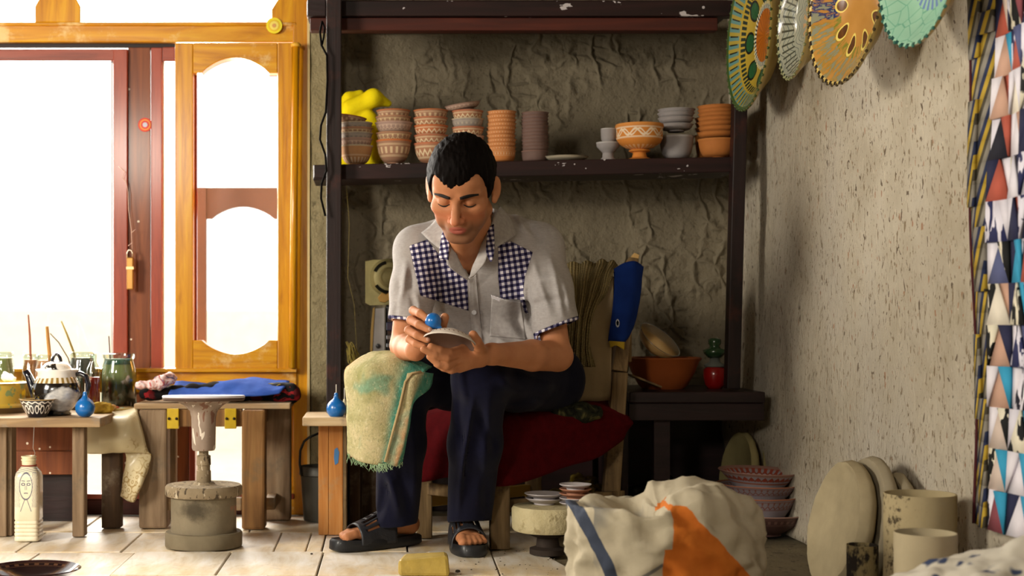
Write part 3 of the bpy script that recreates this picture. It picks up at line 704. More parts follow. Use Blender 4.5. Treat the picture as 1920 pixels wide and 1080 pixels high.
stack(1268, [35, 35, 34, 33, 33], [206, 213, 222, 234, 256], ['palegrey']*5, 'pale grey stack right of the footed bowl', 'pale grey bowls', Y=YS+.11, h=.024, foot=.5, curve=.45)
stack(1346, [38]*8, [200, 207, 214, 222, 230, 239, 249, 262], ['orange']*8, 'orange stack at the right shelf post', 'orange bowls at the right post', Y=YS+.075, h=.024, foot=.45, curve=.4)
stack(1330, [27]*4, [222, 231, 241, 254], ['orange']*4, 'short orange stack half hidden behind the right stack', 'orange bowls behind the right stack', Y=YS+.2, h=.024, foot=.45, curve=.4)
# yellow cloth behind the first bowls
g = G('bright_yellow_cloth', .8, .1); v = g.co(); g.col(g.mix(g.noise(v, 12, 4), 'e6c800', 'fff020')).bump(g.noise(v, 26, 5), .5, .006); g.b.inputs['Subsurface Weight'].default_value = .0; M_['yellow'] = g.mat
Y5 = YS+.22; S = SDF(P(615, 320, Y5)-np.array([0, .12, 0]), P(750, 150, Y5)+np.array([0, .12, 0]), .004)
S.chain([P(640, 250, Y5), P(660, 205, Y5), P(700, 184, Y5-.02), P(728, 194, Y5)], [.03, .032, .030, .012], .012)
S.chain([P(636, 215, Y5+.03), P(655, 185, Y5+.03), P(676, 176, Y5+.03)], [.03, .022, .014], .01)
S.chain([P(645, 245, Y5), P(690, 225, Y5), P(704, 245, Y5-.02), P(706, 296, Y5-.01)], [.035, .03, .022, .03], .012)
S.chain([P(640, 250, Y5), P(650, 300, Y5), P(700, 306, Y5)], [.035, .03, .025], .01)
tag(sdf_obj('yellow_cloth', [S], M_['yellow'], origin=P(680, 308, Y5)), 'crumpled bright yellow cloth on the shelf behind the first bowls', 'cloth')
# ------------------------------------------------------------------ plates hanging on the right wall
def plate_mat(name, kind, R):
    g = G(name, .12, .5, 0, .6); v = g.co(); X, Y, Z = g.sep(v)
    r = g.m('SQRT', X*X+Y*Y)/R; a = g.m('ARCTAN2', Y, X)/(2*PI)+1; n = g.noise(v, 16, 3)
    def pet(N, o=0): return g.ab(g.fr(a*N+o)-.5)*2
    if kind == 'sun':
        c = g.mix(r > .36, g.mix(pet(18)*.6, 'c87020', '8a4a18'), 'b89c38')
        c = g.mix((g.ab(r-.38) < .03), c, '28405a')
        dx = g.m('POWER', (r-.56)/.11, 2)+g.m('POWER', (pet(8)-1)/.55, 2); c = g.mix(dx < 1, c, '2c5a34'); c = g.mix((dx < 1.5)*(dx > .95), c, '20201c')
        c = g.mix((g.ab(r-.72) < .035)*(pet(60) > .4), c, '27352c'); c = g.mix((g.ab(r-.40) < .05)*(pet(44) > .5), c, 'e8e2c0')
        c = g.mix((r > .78)*(r < .95), c, g.mix(pet(48) > .45, 'a8943e', '5f8a86')); c = g.mix((r > .80)*(r < .93)*(pet(48, .2) > .82), c, '2a2a1c')
        c = g.mix(r > .95, c, '3f5a2c')
    elif kind == 'silver':
        c = g.mix(n, '7f8578', 'bab79f'); c = g.mix((g.ab(g.sin(r*38+g.sin(a*2*PI*9)*2.2)) < .22)*(r > .25), c, '5d6460'); c = g.mix((r < .34)*(pet(12) > .5), c, 'caa070')
        c = g.mix((pet(40) > .7)*(r > .68)*(r < .9), c, '4a4a3c'); c = g.mix((r > .95), c, g.mix(pet(40) > .5, 'a7a780', '2f3a30'))
    elif kind == 'amber':
        c = g.mix(n, 'a8742c', 'c9924a'); st = g.noise(g.comb(a*26, r*1.6, 0.0), 3, 3, .6)
        c = g.mix((r > .52)*g.sm(st, .42, .62), c, '6f7a2c'); c = g.mix((r > .55)*(g.fr(a*1.0+.06) < .32)*g.sm(st, .38, .5), c, '2a3566')
        c = g.mix((r > .66)*g.sm(st, .5, .56), c, '8a8a72'); dx = g.m('POWER', (r-.5)/.12, 2)+g.m('POWER', (pet(9)-1)/.4, 2)
        c = g.mix(dx < 1, c, '5a3418'); c = g.mix((dx < 1.5)*(dx > .9), c, 'e6d06a'); c = g.mix((r > .955), c, g.mix(pet(46) > .5, 'd0b468', '1d1a18'))
    elif kind == 'aqua':
        c = g.mix(n, '7fb096', 'a6ccb0'); c = g.mix((r < .5)*(r > .2)*(pet(26) > .5), c, '6c84b0'); c = g.mix((r < .19), c, 'a87858'); c = g.mix((g.vor(v, 30, 'DISTANCE_TO_EDGE') < .03)*(r > .5), c, '6fa68c')
        c = g.mix((r > .955), c, g.mix(pet(40) > .45, '9cc8aa', '1f4a44'))
    c = g.mix((Z < -.004)*1.0 if False else g.m('MULTIPLY', 0.0, 1.0), c, c)
    g.col(c).bump(g.noise(v, 20, 3), .12, .004); return g.mat
back_m = flat('glazed_plate_back', 'b79f58', .35, .4, 0, .3)
def wall_plate(px, py, X0, R, kind, label, yaw=0, pitch=.0, depth=.05):
    Y = X0*F/(px-VX); c = P(px, py, Y)
    t = thing('hanging_plate', c, label, 'plate', 'glazed plates hanging on the right wall')
    # plate axis (local z) points out of the wall, to -x
    M = Matrix.Rotation(yaw, 4, 'Z') @ Matrix.Rotation(pitch, 4, 'Y') @ Matrix.Rotation(-PI/2, 4, 'Y')
    fr_ = [(0, .004), (R*.5, .006), (R*.68, .016), (R*.80, depth*.62), (R*.97, depth), (R, depth+.001)]
    bk = [(R, depth+.0012), (R*1.0, depth-.006), (R*.84, depth*.5), (R*.66, -.003), (R*.45, -.006), (R*.42, -.012), (R*.36, -.012), (R*.34, -.006), (0, -.006)]
    b = MB(); b.lathe(fr_, 64, None, cap=False); f = b.build('face', plate_mat('glaze_'+kind, kind, R), t, (0, 0, 0), smooth=True); f.location = (0, 0, 0)
    b = MB(); b.lathe(bk, 64, None, cap=False); q = b.build('underside', back_m, t, (0, 0, 0), smooth=True); q.location = (0, 0, 0)
    b = MB()
    for i in range(int(R*230)):
        a = 2*PI*i/int(R*230); b.lathe([(0, -.004), (.004, -.002), (.0045, .002), (0, .005)], 6, Matrix.Translation((R*math.cos(a), R*math.sin(a), depth)))
    q = b.build('pinched_rim', flat('rim_'+kind, {'sun': '3f5026', 'silver': '87885e', 'amber': '4a3c22', 'aqua': '3f7466'}[kind], .3), t, (0, 0, 0), smooth=True); q.location = (0, 0, 0); q['kind'] = 'stuff'
    t.rotation_euler = M.to_euler(); return t
wall_plate(1436, 66, 1.185, .228, 'sun', 'leftmost hanging plate, yellow with an orange sunflower centre', .03, .04, .055)
wall_plate(1520, 42, 1.20, .156, 'silver', 'second hanging plate, silvery white with dark swirls', -.02, .03, .05)
wall_plate(1618, 8, 1.19, .198, 'amber', 'third and largest looking hanging plate, glossy amber with blue and green streaks', .12, .05, .05)
wall_plate(1756, -52, 1.20, .160, 'aqua', 'rightmost hanging plate, pale turquoise with a blue petal ring', .14, .05, .045)
# ------------------------------------------------------------------ quilt at the right edge
def quilt():
    t = thing('quilt', (1.27, 2.85, .22), 'patchwork wall hanging of ikat triangles with a yellow and blue border', 'textile')
    pal = ['e9e3ea', 'ece7f0', 'b65a48', 'd6c2b4', '2a2c4a', '22222e', '3aa0c8', '3aa0c8', 'c9a08a', '8c4a52', 'e0dce6', 'b8482f', '5a6088', 'efe6d4']
    mats = [flat('patch_'+str(i), c, .85) for i, c in enumerate(pal)]
    for i, c in enumerate([('1c1a2a', 'ece6ee'), ('2c2f5a', 'e6e2ee'), ('1a1a1a', 'e8e0c8')]):
        g = G('ikat_'+str(i), .85); v = g.co('Object', (1, 26, 9)); g.col(g.mix(g.noise(v, 1.3, 3, .5, .6) > .5, c[0], c[1])); mats.append(g.mat)
    W = .075; Hh = .085; b = MB(); n0 = 2.99
    def pt(u, z):                                   # along the wall towards the camera
        y = n0-u; return (rw_x(y)-.022-.008*math.sin(u*30+z*3)-.004*math.sin(z*9), y, z)
    for i in range(8):
        for j in range(22):
            u0, u1 = i*W, (i+1)*W; z0 = .225+j*Hh; z1 = z0+Hh; um = (u0+u1)/2
            b.add([pt(u0, z0), pt(u1, z0), pt(um, z1), pt(u0, z1), pt(u1, z1)], [(0, 1, 2), ])
            b.mi[-1] = random.choice(range(17))
            b.add([pt(u0, z0), pt(um, z1), pt(u0, z1)], [(0, 1, 2)]); b.mi[-1] = b.mi[-2] if False else random.choice([0, 1, 4, 10, 14, 15, 16])
            b.add([pt(u1, z0), pt(u1, z1), pt(um, z1)], [(0, 1, 2)]); b.mi[-1] = random.choice(range(17)) if j > 3 else random.choice([6, 7, 16, 15])
    me = b.build('patchwork', mats[0], t, mats=mats[1:], smooth=True); m = me.modifiers.new('thickness', 'SOLIDIFY'); m.thickness = .006
    g = G('border_yellow_blue', .85); X, Y, Z = g.sep(g.co()); q = g.fr((Z*1.0+Y*2.2)*8.5+40)
    g.col(g.ramp(q, [(0, '4a4436'), (.2, 'b89a34'), (.42, 'b89a34'), (.46, '27304e'), (.68, '27304e'), (.7, '8a8478')], 'CONSTANT')); bm_ = g.mat
    def strip_(b):
        for k_ in range(43):
            z0 = .225+k_*.045; z1 = z0+.045
            for a, c in ((-.085, -.045), (-.045, 0)): b.add([pt(a, z0), pt(c, z0), pt(c, z1), pt(a, z1)], [(0, 1, 2, 3)])
    me = part('border', bm_, t, strip_, smooth=True); m = me.modifiers.new('thickness', 'SOLIDIFY'); m.thickness = .008
    part('edging', flat('dark_red_edging', '4a1c20', .9), t, lambda b: b.tube([pt(-.09, .225+.05*i) for i in range(39)], .004, 6), smooth=True)
quilt()
# ------------------------------------------------------------------ low dark cabinet in the corner and what stands on it
ZC = EYE-135*4.5/F
t = thing('low_cabinet', (1.0, 4.75, 0), 'low black-brown open cabinet in the corner under the bowl shelf', 'cabinet')
x0 = .80; x1 = 1.225
part('top', M_['dark'], t, lambda b: b.box((x0, 4.5, ZC-.035), (x1, 5.0, ZC)), bevel=.004)
part('apron', M_['dark'], t, lambda b: b.box((x0, 4.51, ZC-.09), (x1, 4.53, ZC-.036)), bevel=.002)
part('shade_panel', M_['dark'], t, lambda b: b.box((x0, 4.97, 0), (x1, 4.99, ZC-.036)))  # added dark panel, keeps the space under the top black
part('side_panel', M_['dark'], t, lambda b: b.box((x0-.02, 4.52, 0), (x0, 4.99, ZC-.036)))  # dark side added for the same blackness
part('leg', M_['dark'], t, lambda b: b.box((x1-.34, 4.54, 0), (x1-.29, 4.58, ZC-.036)))
b = MB(); b.box((.02, 4.985, .0), (.76, 5.005, .42)); tag(b.build('shade_board', M_['dark'], bevel=.002), 'wide dark sheet added to shade the clay wall behind the chair legs', 'board')  # added sheet, darkens the lit plaster behind the chair
kk = 4.72/F
lathe_thing('basin', [(0, 0), (38*kk, 0), (46*kk, 8*kk), (58*kk, 30*kk), (66*kk, 50*kk), (70*kk, 54*kk), (72*kk, 57*kk), (69*kk, 59*kk), (64*kk, 52*kk), (52*kk, 26*kk), (40*kk, 10*kk), (0, 8*kk)], flat('brown_terracotta', '9a4f22', .6, .3), (P(1243, 0, 4.72)[0], 4.72, ZC), 'wide brown terracotta basin on the low dark cabinet', 'basin')
bb_ = clay('dark_glaze_in_cream_out', 'c8a066', 'd8b47a', 'd8b47a', 12, .5, .3, .06, None, 'none', .15, .5)
t = thing('glazed_bowl', P(1222, 655, 4.70), 'cream bowl with black glossy inside lying tilted in the terracotta basin', 'bowl')
pr = bowl_prof(.075, .045, .4, .1, .004); t.rotation_euler = (math.radians(27), math.radians(36), 0)
b = MB(); b.lathe([q for q in pr[:13]], 44, cap=True); o = b.build('outside', bb_, t, (0, 0, 0), smooth=True); o.location = (0, 0, 0)
b = MB(); b.lathe([q for q in pr[12:]], 44, cap=False); o = b.build('glazed_inside', flat('black_glaze', '0d0b0c', .08, .6, 0, 1), t, (0, 0, 0), smooth=True); o.location = (0, 0, 0)
t = thing('lidded_jar', (P(1340, 0, 4.72)[0], 4.72, ZC), 'red pot topped by a grey collar and dark green glazed stopper by the right post', 'jar')
part('body', flat('red_glaze', '9a1512', .25, .5, 0, .5), t, lambda b: b.lathe([(0, 0), (13*kk, 0), (18*kk, 8*kk), (22*kk, 24*kk), (21*kk, 36*kk), (15*kk, 42*kk), (0, 43*kk)], 32, Matrix.Translation((P(1340, 0, 4.72)[0], 4.72, ZC))), smooth=True)
part('collar', flat('grey_collar', '6d7068', .5), t, lambda b: b.lathe([(0, 41*kk), (19*kk, 41*kk), (19*kk, 45*kk), (10*kk, 50*kk), (9*kk, 58*kk), (0, 58*kk)], 32, Matrix.Translation((P(1340, 0, 4.72)[0], 4.72, ZC))), smooth=True)
part('stopper', flat('dark_green_glaze', '2e4a2c', .2, .5, 0, .5), t, lambda b: b.lathe([(0, 58*kk), (12*kk, 58*kk), (20*kk, 66*kk), (22*kk, 72*kk), (12*kk, 76*kk), (9*kk, 80*kk), (12*kk, 84*kk), (12*kk, 92*kk), (8*kk, 95*kk), (0, 95*kk)], 32, Matrix.Translation((P(1340, 0, 4.72)[0], 4.72, ZC))), smooth=True)
b = MB(); b.box((-.05, -.06, 0), (.05, .06, .006)); o = b.build('board_scrap', M_['chair_wood'], None, (0, 0, 0), bevel=.001); o.location = tuple(P(1206, 722, 4.58)+[0,0,.012]); o.rotation_euler = (0, .38, 0); tag(o, 'small flat wooden board leaning against the terracotta basin', 'board')
# bags in the dark under the cabinet and the chair
def lump(name, pts, rs, mat, label, cat, amp=.012, ns=18, h=.006, k=.02, group=None):
    A = np.array(pts); r = max(rs)+.03
    S = SDF(A.min(0)-r, A.max(0)+r, h); S.chain(pts, rs, k)
    v, q = S.mesh()
    n = np.zeros_like(v)
    for i in range(4):
        e1 = v[q[:, (i+1) % 4]]-v[q[:, i]]; e2 = v[q[:, (i-1) % 4]]-v[q[:, i]]; np.add.at(n, q[:, i], np.cross(e1, e2))
    n /= np.linalg.norm(n, axis=1, keepdims=True)+1e-9
    d = np.array([abs(MN.noise(Vector(p)*ns))*1.0+.5*abs(MN.noise(Vector(p)*ns*2.3+Vector((5, 0, 0)))) for p in v])
    v = v+n*((d-.35)*amp)[:, None]; v[:, 2] = np.maximum(v[:, 2], .0015)
    return tag(sdf_obj(name, [(v, q)], mat, origin=(A.mean(0)[0], A.mean(0)[1], v[:, 2].min())), label, cat, group)
M_['foil'] = flat('crumpled_yellow_film', '8c7620', .2, .6, .2, .5, .3, 30)
M_['blackbag'] = flat('black_film', '14120f', .3, .5, 0, .3)
lump('plastic_bag', [FP(1050, 985)+[0, .1, .05], FP(1110, 985)+[0, .1, .06], FP(1100, 975)+[0, .1, .09]], [.06, .07, .05], M_['foil'], 'crumpled yellow plastic bag on the ground under the chair', 'bag', .03, 16)
lump('plastic_bag', [np.array([.85, 4.72, .05]), np.array([.96, 4.7, .07]), np.array([1.03, 4.74, .05])], [.06, .075, .06], M_['blackbag'], 'crumpled black bag deep under the low cabinet', 'bag', .03, 14)
lump('plastic_bag', [np.array([.84, 4.6, .03]), np.array([.90, 4.58, .06])], [.035, .03], flat('dull_olive_film', '55481c', .3, .5, 0, .3), 'small dull olive bag in front of the black bag', 'bag', .025, 18)
# ------------------------------------------------------------------ left work table
ZT = .365
t = thing('work_table', (FP(60, 1007)[0], 4.5, 0), 'low weathered work table at the left edge, crowded with jars and a teapot', 'table')
xa, xb = P(-60, 0, 4.33)[0], P(188, 0, 4.33)[0]
part('tabletop', M_['grey_wood_x'], t, lambda b: b.box((xa, 4.33, ZT-.028), (xb, 4.62, ZT)), bevel=.003)
part('tabletop', M_['grey_wood_x'], t, lambda b: b.box((xa, 4.625, ZT-.03), (P(268, 0, 4.7)[0], 4.86, ZT-.003)), bevel=.003)
def leg(px0, px1, pyb, Y=None, d=.05, top=ZT-.031):
    Y = EYE*F/(pyb-HY) if Y is None else Y
    return lambda b: b.box((P(px0, 0, Y)[0], Y, 0), (P(px1, 0, Y)[0], Y+d, top))
part('leg', M_['grey_wood'], t, leg(-8, 12, 1006, 4.385), bevel=.003)
part('leg', M_['grey_wood'], t, leg(12.5, 22, 1000, 4.40, .06), bevel=.003)
part('leg', M_['grey_wood'], t, leg(135, 158, 1008, 4.38), bevel=.004)
part('leg', M_['dark_leg'], t, leg(190, 226, 991, 4.56, .05, ZT-.034), bevel=.004)
part('rail', M_['dark_leg'], t, lambda b: b.box((P(158, 0, 4.66)[0], 4.64, ZT-.075), (P(200, 0, 4.66)[0], 4.66, ZT-.034)), bevel=.002)
t = thing('wooden_box', (P(80, 0, 4.72)[0], 4.74, 0), 'brown plank box standing under the work table behind the painted bottle', 'box')
for y0, y1 in ((795, 844), (846, 890)):
    part('plank', M_['brown'], t, lambda b: b.pbox(18, y0, 140, y1, 4.70, .02), bevel=.002)
part('panel', M_['dark'], t, lambda b: b.box((P(24, 0, 4.72)[0], 4.73, 0), (P(138, 0, 4.72)[0], 4.75, .16)))  # dark sheet standing in for the shadow below the planks
# patterned oilcloth hanging off the end of the table
g = G('cream_oilcloth_gold_scrolls', .5, .4, 0, .2); v = g.co(); rg = g.ab(g.fr(g.vor(v, 44)*2.4)-.5)
patch = g.sm(g.noise(v, 6, 2), .47, .55)
cc = g.mix(g.noise(v, 10, 4), 'b3a37c', 'd3c6a2'); cc = g.mix((rg < .13)*patch*.8, cc, '8a6a24'); cc = g.mix(g.sm(g.noise(v, 18, 4), .6, .7)*.4, cc, '857650')
g.col(cc).bump(g.noise(v, 18, 4), .3, .003); M_['oilcloth'] = g.mat
cloth('oilcloth', [[(150, 762, 4.70), (190, 762, 4.70), (230, 762, 4.68), (262, 763, 4.66)],
 [(162, 778, 4.56), (192, 780, 4.54), (235, 782, 4.52), (258, 768, 4.56)],
 [(160, 812, 4.53), (196, 820, 4.50), (236, 818, 4.48), (268, 810, 4.52)],
 [(160, 850, 4.54), (198, 848, 4.51), (236, 846, 4.50), (278, 846, 4.52)],
 [(232, 846, 4.53), (246, 850, 4.53), (266, 851, 4.53), (284, 854, 4.53)],
 [(230, 900, 4.53), (240, 912, 4.51), (262, 906, 4.49), (276, 884, 4.52)],
 [(226, 930, 4.53), (238, 938, 4.52), (250, 942, 4.51), (256, 936, 4.52)]], M_['oilcloth'], None, 7, .003, 20, .002)
tag(bpy.context.scene.objects['oilcloth'], 'cream oilcloth with gold scrolls hanging off the right end of the work table', 'tablecloth')
def jar(px, Y, r0, ytop, fill, label, zf=.7, neck=.78, group='glass jars of glaze on the work table', top_fill=None, zb=ZT):
    k = Y/F; r = r0*k; x = P(px, 0, Y)[0]; zt = EYE+(600-ytop)*Y/F; h = zt-zb
    t = thing('jar', (x, Y, zb), label, 'jar', group)
    M = Matrix.Translation((x, Y, zb))
    pr = [(0, 0), (r*.9, 0), (r, .01), (r, h*.62), (r*.95, h*.74), (r*neck, h*.86), (r*neck, h*.90), (r*neck*1.06, h*.92), (r*neck*1.08, h*.99), (r*neck*1.02, h)]
    b = MB(); b.lathe(pr, 36, M, cap=False); b.build('glass', M_['jar'], t, smooth=True, angle=60)
    hf = h*zf
    pl = [(0, .004), (r*.86, .004), (r*.95, .012)]+[(q*.95, z) for q, z in pr[3:6] if z < hf]
    rl = np.interp(hf, [q[1] for q in pr], [q[0] for q in pr])*.95
    b = MB(); b.lathe(pl+[(rl, hf), (0, hf)], 32, M); b.build('contents', fill, t, smooth=True, angle=50)
    if top_fill:
        b = MB(); b.lathe([(0, hf+.001), (rl, hf+.001), (r*neck*.93, h*.86), (r*neck*.93, h*.9), (0, h*.9)], 32, M); b.build('residue', top_fill, t, smooth=True, angle=50)
    return t
def two(name, lo, hi, z, soft=.02):
    g = G(name, .5, .3); X, Y, Z = g.sep(g.co()); n = g.noise(g.co(), 16, 3)
    g.col(g.mix(g.sm(Z+n*.03, z-soft, z+soft), lo, hi)); return g.mat
jar(223, 4.74, 33, 662, two('olive_glaze_water', '2a2c18', '8f9260', .034), 'large glass jar of murky olive glaze at the right end of the table', .80, .84, top_fill=flat('green_crust', '3d5c4c', .5))
jar(154, 4.80, 26, 660, flat('dark_olive_glaze', '33321d', .4), 'dark jar with a crusted rim behind the teapot', .68, .84, top_fill=flat('black_crust', '4a443c', .6))
jar(58, 4.80, 17, 664, flat('honey_glaze', 'a4642a', .4), 'narrow jar of honey-brown glaze holding a reddish stick', .8, .8, top_fill=flat('rust_crust', 'a8653c', .5))
jar(84, 4.70, 19, 665, flat('salmon_glaze', 'cf8a66', .4), 'jar of salmon-coloured glaze holding a thick tan stick', .82, .75, top_fill=flat('salmon_crust', 'd89a78', .5))
jar(6, 4.78, 22, 660, flat('maroon_glaze', '3c1c1a', .4), 'glass jar with maroon paint at the left edge of the picture', .45, .8, top_fill=flat('greenish_film', '8a8a58', .4))
jar(175, 4.64, 13, 664, flat('red_paint', 'a8281c', .25, .5), 'slim bottle two-thirds full of red paint beside the olive jar', .6, .45, None)
def stick(pts, Y, r, mat, label, leaf=False):
    b = MB(); b.tube([P(x, y, Y) for x, y in pts], r, 8); tag(b.build('stick', mat, smooth=True), label, 'stick', 'sticks and brushes in the jars')
stick([(60, 700), (57, 662), (56, 630), (53, 590)], 4.80, [.004, .0042, .004, .003], flat('reddish_stick', '9a5c44', .7), 'slender reddish stick standing in the narrow honey-brown jar')
stick([(94, 700), (93, 666), (90, 636), (88, 612)], 4.70, [.006, .0062, .006, .006], flat('tan_stick', 'b78446', .7), 'thick tan stick standing in the salmon-coloured jar')
stick([(136, 700), (128, 672), (110, 642), (94, 625)], 4.79, .0022, flat('thin_grey_stick', '6d6048', .7), 'thin dark stick leaning left out of the dark jar')
stick([(146, 700), (138, 660), (126, 628), (115, 602)], 4.80, [.0045, .004, .0035, .0028], flat('olive_stick', 'a08c4c', .7), 'longer olive-tan stick leaning left out of the dark jar')
stick([(208, 690), (206, 664), (204, 630)], 4.74, .0022, flat('maroon_stick', '4e2630', .6), 'short maroon brush handle in the large olive jar')
# teapot
g = G('teapot_glaze_black_white', .1, .6, 0, 1); X, Y, Z = g.sep(g.co()); v = g.co()
nn = g.noise(v, 22, 3, .6, .5); blob = g.sm(g.m('SQRT', g.m('POWER', (X-.028)/.050, 2)+g.m('POWER', (Z-.050)/.040, 2))+nn*.7, 1.4, 1.2)*(Y < .02)
cc = g.mix(g.vor(v, 46) < .18, '17120f', '6e5a22'); cc = g.mix(blob, cc, g.mix(g.noise(g.vs(v, (30, 30, 60)), 2, 3), '8f929c', 'f2efe8'))
zb_ = (Z > .101)*(Z < .119); cc = g.mix(zb_, cc, g.mix(g.fr(g.m('ARCTAN2', Y, X)*4) > .5, 'ece2d0', '9a7c40'))
g.col(cc); M_['teapot'] = g.mat
M_['tp_white'] = flat('white_glaze', 'efece6', .12, .6, 0, .8, .06); M_['tp_black'] = flat('black_blue_glaze', '0e0f1c', .1, .6, 0, 1)
Yt = 4.47; kt = Yt/F; xt = P(106, 0, Yt)[0]
t = thing('teapot', (xt, Yt, ZT), 'black and white glazed teapot with a looped lid handle on the work table', 'teapot')
M = Matrix.Translation((xt, Yt, ZT))
part('body', M_['teapot'], t, lambda b: b.lathe([(0, 0), (26*kt, 0), (28*kt, 3*kt), (25*kt, 7*kt), (36*kt, 18*kt), (44*kt, 34*kt), (46*kt, 46*kt), (43*kt, 60*kt), (37*kt, 70*kt), (34*kt, 76*kt)], 48, M), smooth=True, origin=(xt, Yt, ZT))
part('collar', M_['tp_white'], t, lambda b: b.lathe([(34*kt, 64*kt), (37*kt, 72*kt), (36*kt, 80*kt), (40*kt, 84*kt), (39*kt, 86*kt), (30*kt, 84*kt), (0, 84*kt)], 48, M, wob=.02), smooth=True)
g = G('lid_glaze', .1, .6, 0, 1); g.col(g.mix(g.sm(g.noise(g.co(), 26, 3, .6, .5), .44, .5), '17120f', 'ece8e0'))
lid = part('lid', g.mat, t, lambda b: b.lathe([(28*kt, 84*kt), (27*kt, 90*kt), (20*kt, 97*kt), (8*kt, 101*kt), (0, 102*kt)], 40, M), smooth=True, origin=(xt, Yt, ZT+.05))
b = MB(); b.tube([np.array([xt, Yt, ZT])+np.array([math.cos(a)*8*kt, 0, (99+math.sin(a)*15)*kt]) for a in np.linspace(-.2, PI+.2, 12)], 3.2*kt, 10); b.build('loop', M_['tp_black'], lid, smooth=True)
part('spout', M_['tp_black'], t, lambda b: b.tube([P(82, 752, Yt), P(70, 738, Yt-.01), P(60, 722, Yt-.01), P(54, 706, Yt-.01), P(48, 695, Yt-.01)], [18*kt, 15*kt, 9*kt, 7*kt, 7*kt], 14), smooth=True)
part('handle', M_['tp_black'], t, lambda b: b.tube([P(x, y, Yt) for x, y in [(138, 704), (150, 700), (162, 706), (166, 722), (162, 738), (152, 748), (144, 750)]], [4.5*kt, 5*kt, 5.5*kt, 5*kt, 5*kt, 4.5*kt, 4*kt], 12), smooth=True)
part('leaf_relief', M_['tp_white'], t, lambda b: b.lathe([(0, -9*kt), (6*kt, -5*kt), (8*kt, 0), (5*kt, 6*kt), (0, 13*kt)], 16, Matrix.Translation(Vector(P(71, 737, Yt-.046)))@Matrix.Diagonal((1, .25, 1, 1))), smooth=True)
# small patterned bowl, tin, blue bulb, sponge, beaded brush
kb = 4.38/F; xb_ = P(70, 0, 4.38)[0]
g = G('navy_white_scroll', .12, .6, 0, .8); v = g.co(); X, Y, Z = g.sep(v); a = g.m('ARCTAN2', Y, X)*(8/(2*PI)); h_ = Z/(34*kb); tr = g.ab(g.fr(a+20)-.5)*2
e1 = g.ab(g.m('SQRT', g.m('POWER', (tr-.5)*2.0, 2)+g.m('POWER', (h_-.45)*3.0, 2))-.62); e2 = g.ab(g.m('SQRT', g.m('POWER', tr*2.0, 2)+g.m('POWER', (h_-.62)*3.2, 2))-.45)
cc = g.mix(g.mx(g.mx(e1 < .13, e2 < .12), g.ab(h_-.83-.04*g.sin(a*12.6)) < .035), '10101e', 'dcd8d0'); cc = g.mix(h_ > .95, cc, 'b99a62'); g.col(cc)
lathe_thing('tea_bowl', [(0, 0), (17*kb, 0), (19*kb, 4*kb), (26*kb, 16*kb), (31*kb, 28*kb), (34*kb, 34*kb), (32*kb, 34*kb), (28*kb, 27*kb), (20*kb, 12*kb), (0, 8*kb)], g.mat, (xb_, 4.38, ZT), 'small navy tea bowl with white scrollwork in front of the teapot', 'bowl')
g = G('yellow_floral_tin', .3, .5, 0, .4); v = g.co(); X, Y, Z = g.sep(v); f_ = g.vor(g.vs(v, (1, 1, .9)), 26); cc = g.mix(f_ < .28, 'b89a3a', 'e6c81c'); cc = g.mix(f_ < .1, cc, '5a4a20'); cc = g.mix(g.sm(g.noise(v, 40, 2), .56, .6)*(f_ > .3), cc, '7c8c5c'); cc = g.mix(Z < .018, cc, '4a3418'); g.col(cc)
Yd = 4.60; kd = Yd/F; lathe_thing('round_tin', [(0, 0), (52*kd, 0), (54*kd, 14*kd), (50*kd, 18*kd), (52*kd, 52*kd), (57*kd, 56*kd), (53*kd, 58*kd), (46*kd, 48*kd), (0, 44*kd)], g.mat, (P(-4, 0, Yd)[0], Yd, ZT), 'round yellow tin with painted flowers at the left edge of the table', 'tin')
lump('paper', [P(10, 706, 4.6), P(24, 710, 4.58)], [.014, .01], flat('crumpled_white', 'eceaf0', .7), 'crumpled white paper lying in the yellow tin', 'paper', .01, 40, .003)
M_['bulb'] = flat('blue_rubber', '1268b4', .28, .5, 0, .25, .08); M_['pin'] = flat('white_pin', 'e8e0d0', .4)
def syringe(px, py, Y, r_px, label, axis=(0, 0, 1), body=None, pin=22, group='rubber glaze bulbs', nk=1.0):
    k = Y/F; r = r_px*k; c = P(px, py, Y)
    t = thing('rubber_bulb', c, label, 'bulb', group)
    q = Vector(axis).normalized().to_track_quat('Z', 'Y').to_matrix().to_4x4(); M = Matrix.Translation(Vector(c))@q
    pr = [(0, -r)]+[(r*math.sin(a), -r*math.cos(a)) for a in np.linspace(.25, 2.55, 14)]+[(r*.30, r*1.05), (r*.22, r*1.35), (r*.20, r*1.55*nk), (r*.13, r*1.62*nk), (0, r*1.63*nk)]
    part('bulb', body or M_['bulb'], t, lambda b: b.lathe(pr, 32, M), smooth=True)
    part('nozzle', M_['pin'], t, lambda b: b.tube([M@Vector((0, 0, r*1.5*nk)), M@Vector((0, 0, r*1.5*nk+pin*k))], [.0018, .001], 8), smooth=True); return t
syringe(159.5, 764.5, 4.38, 18.5, 'blue rubber bulb with a thin nozzle standing on the work table', pin=18)
lump('sponge', [np.array([P(185, 0, 4.55)[0], 4.55, ZT+.016]), np.array([P(200, 0, 4.55)[0], 4.56, ZT+.014])], [.022, .02], flat('yellow_sponge', 'b8963a', .95, .1, 0, 0, .25, 60), 'yellow sponge between the blue bulb and the olive jar', 'sponge', .008, 50, .003)
t = thing('beaded_brush', np.array([P(222, 0, 4.6)[0], 4.6, ZT]), 'pale brush handle with wooden and teal beads lying on the table end', 'brush')
zq = ZT+.008
part('handle', flat('pale_handle', 'cdb672', .5), t, lambda b: b.tube([(P(214, 0, 4.6)[0], 4.60, zq), (P(258, 0, 4.6)[0], 4.64, zq)], .005, 10), smooth=True)
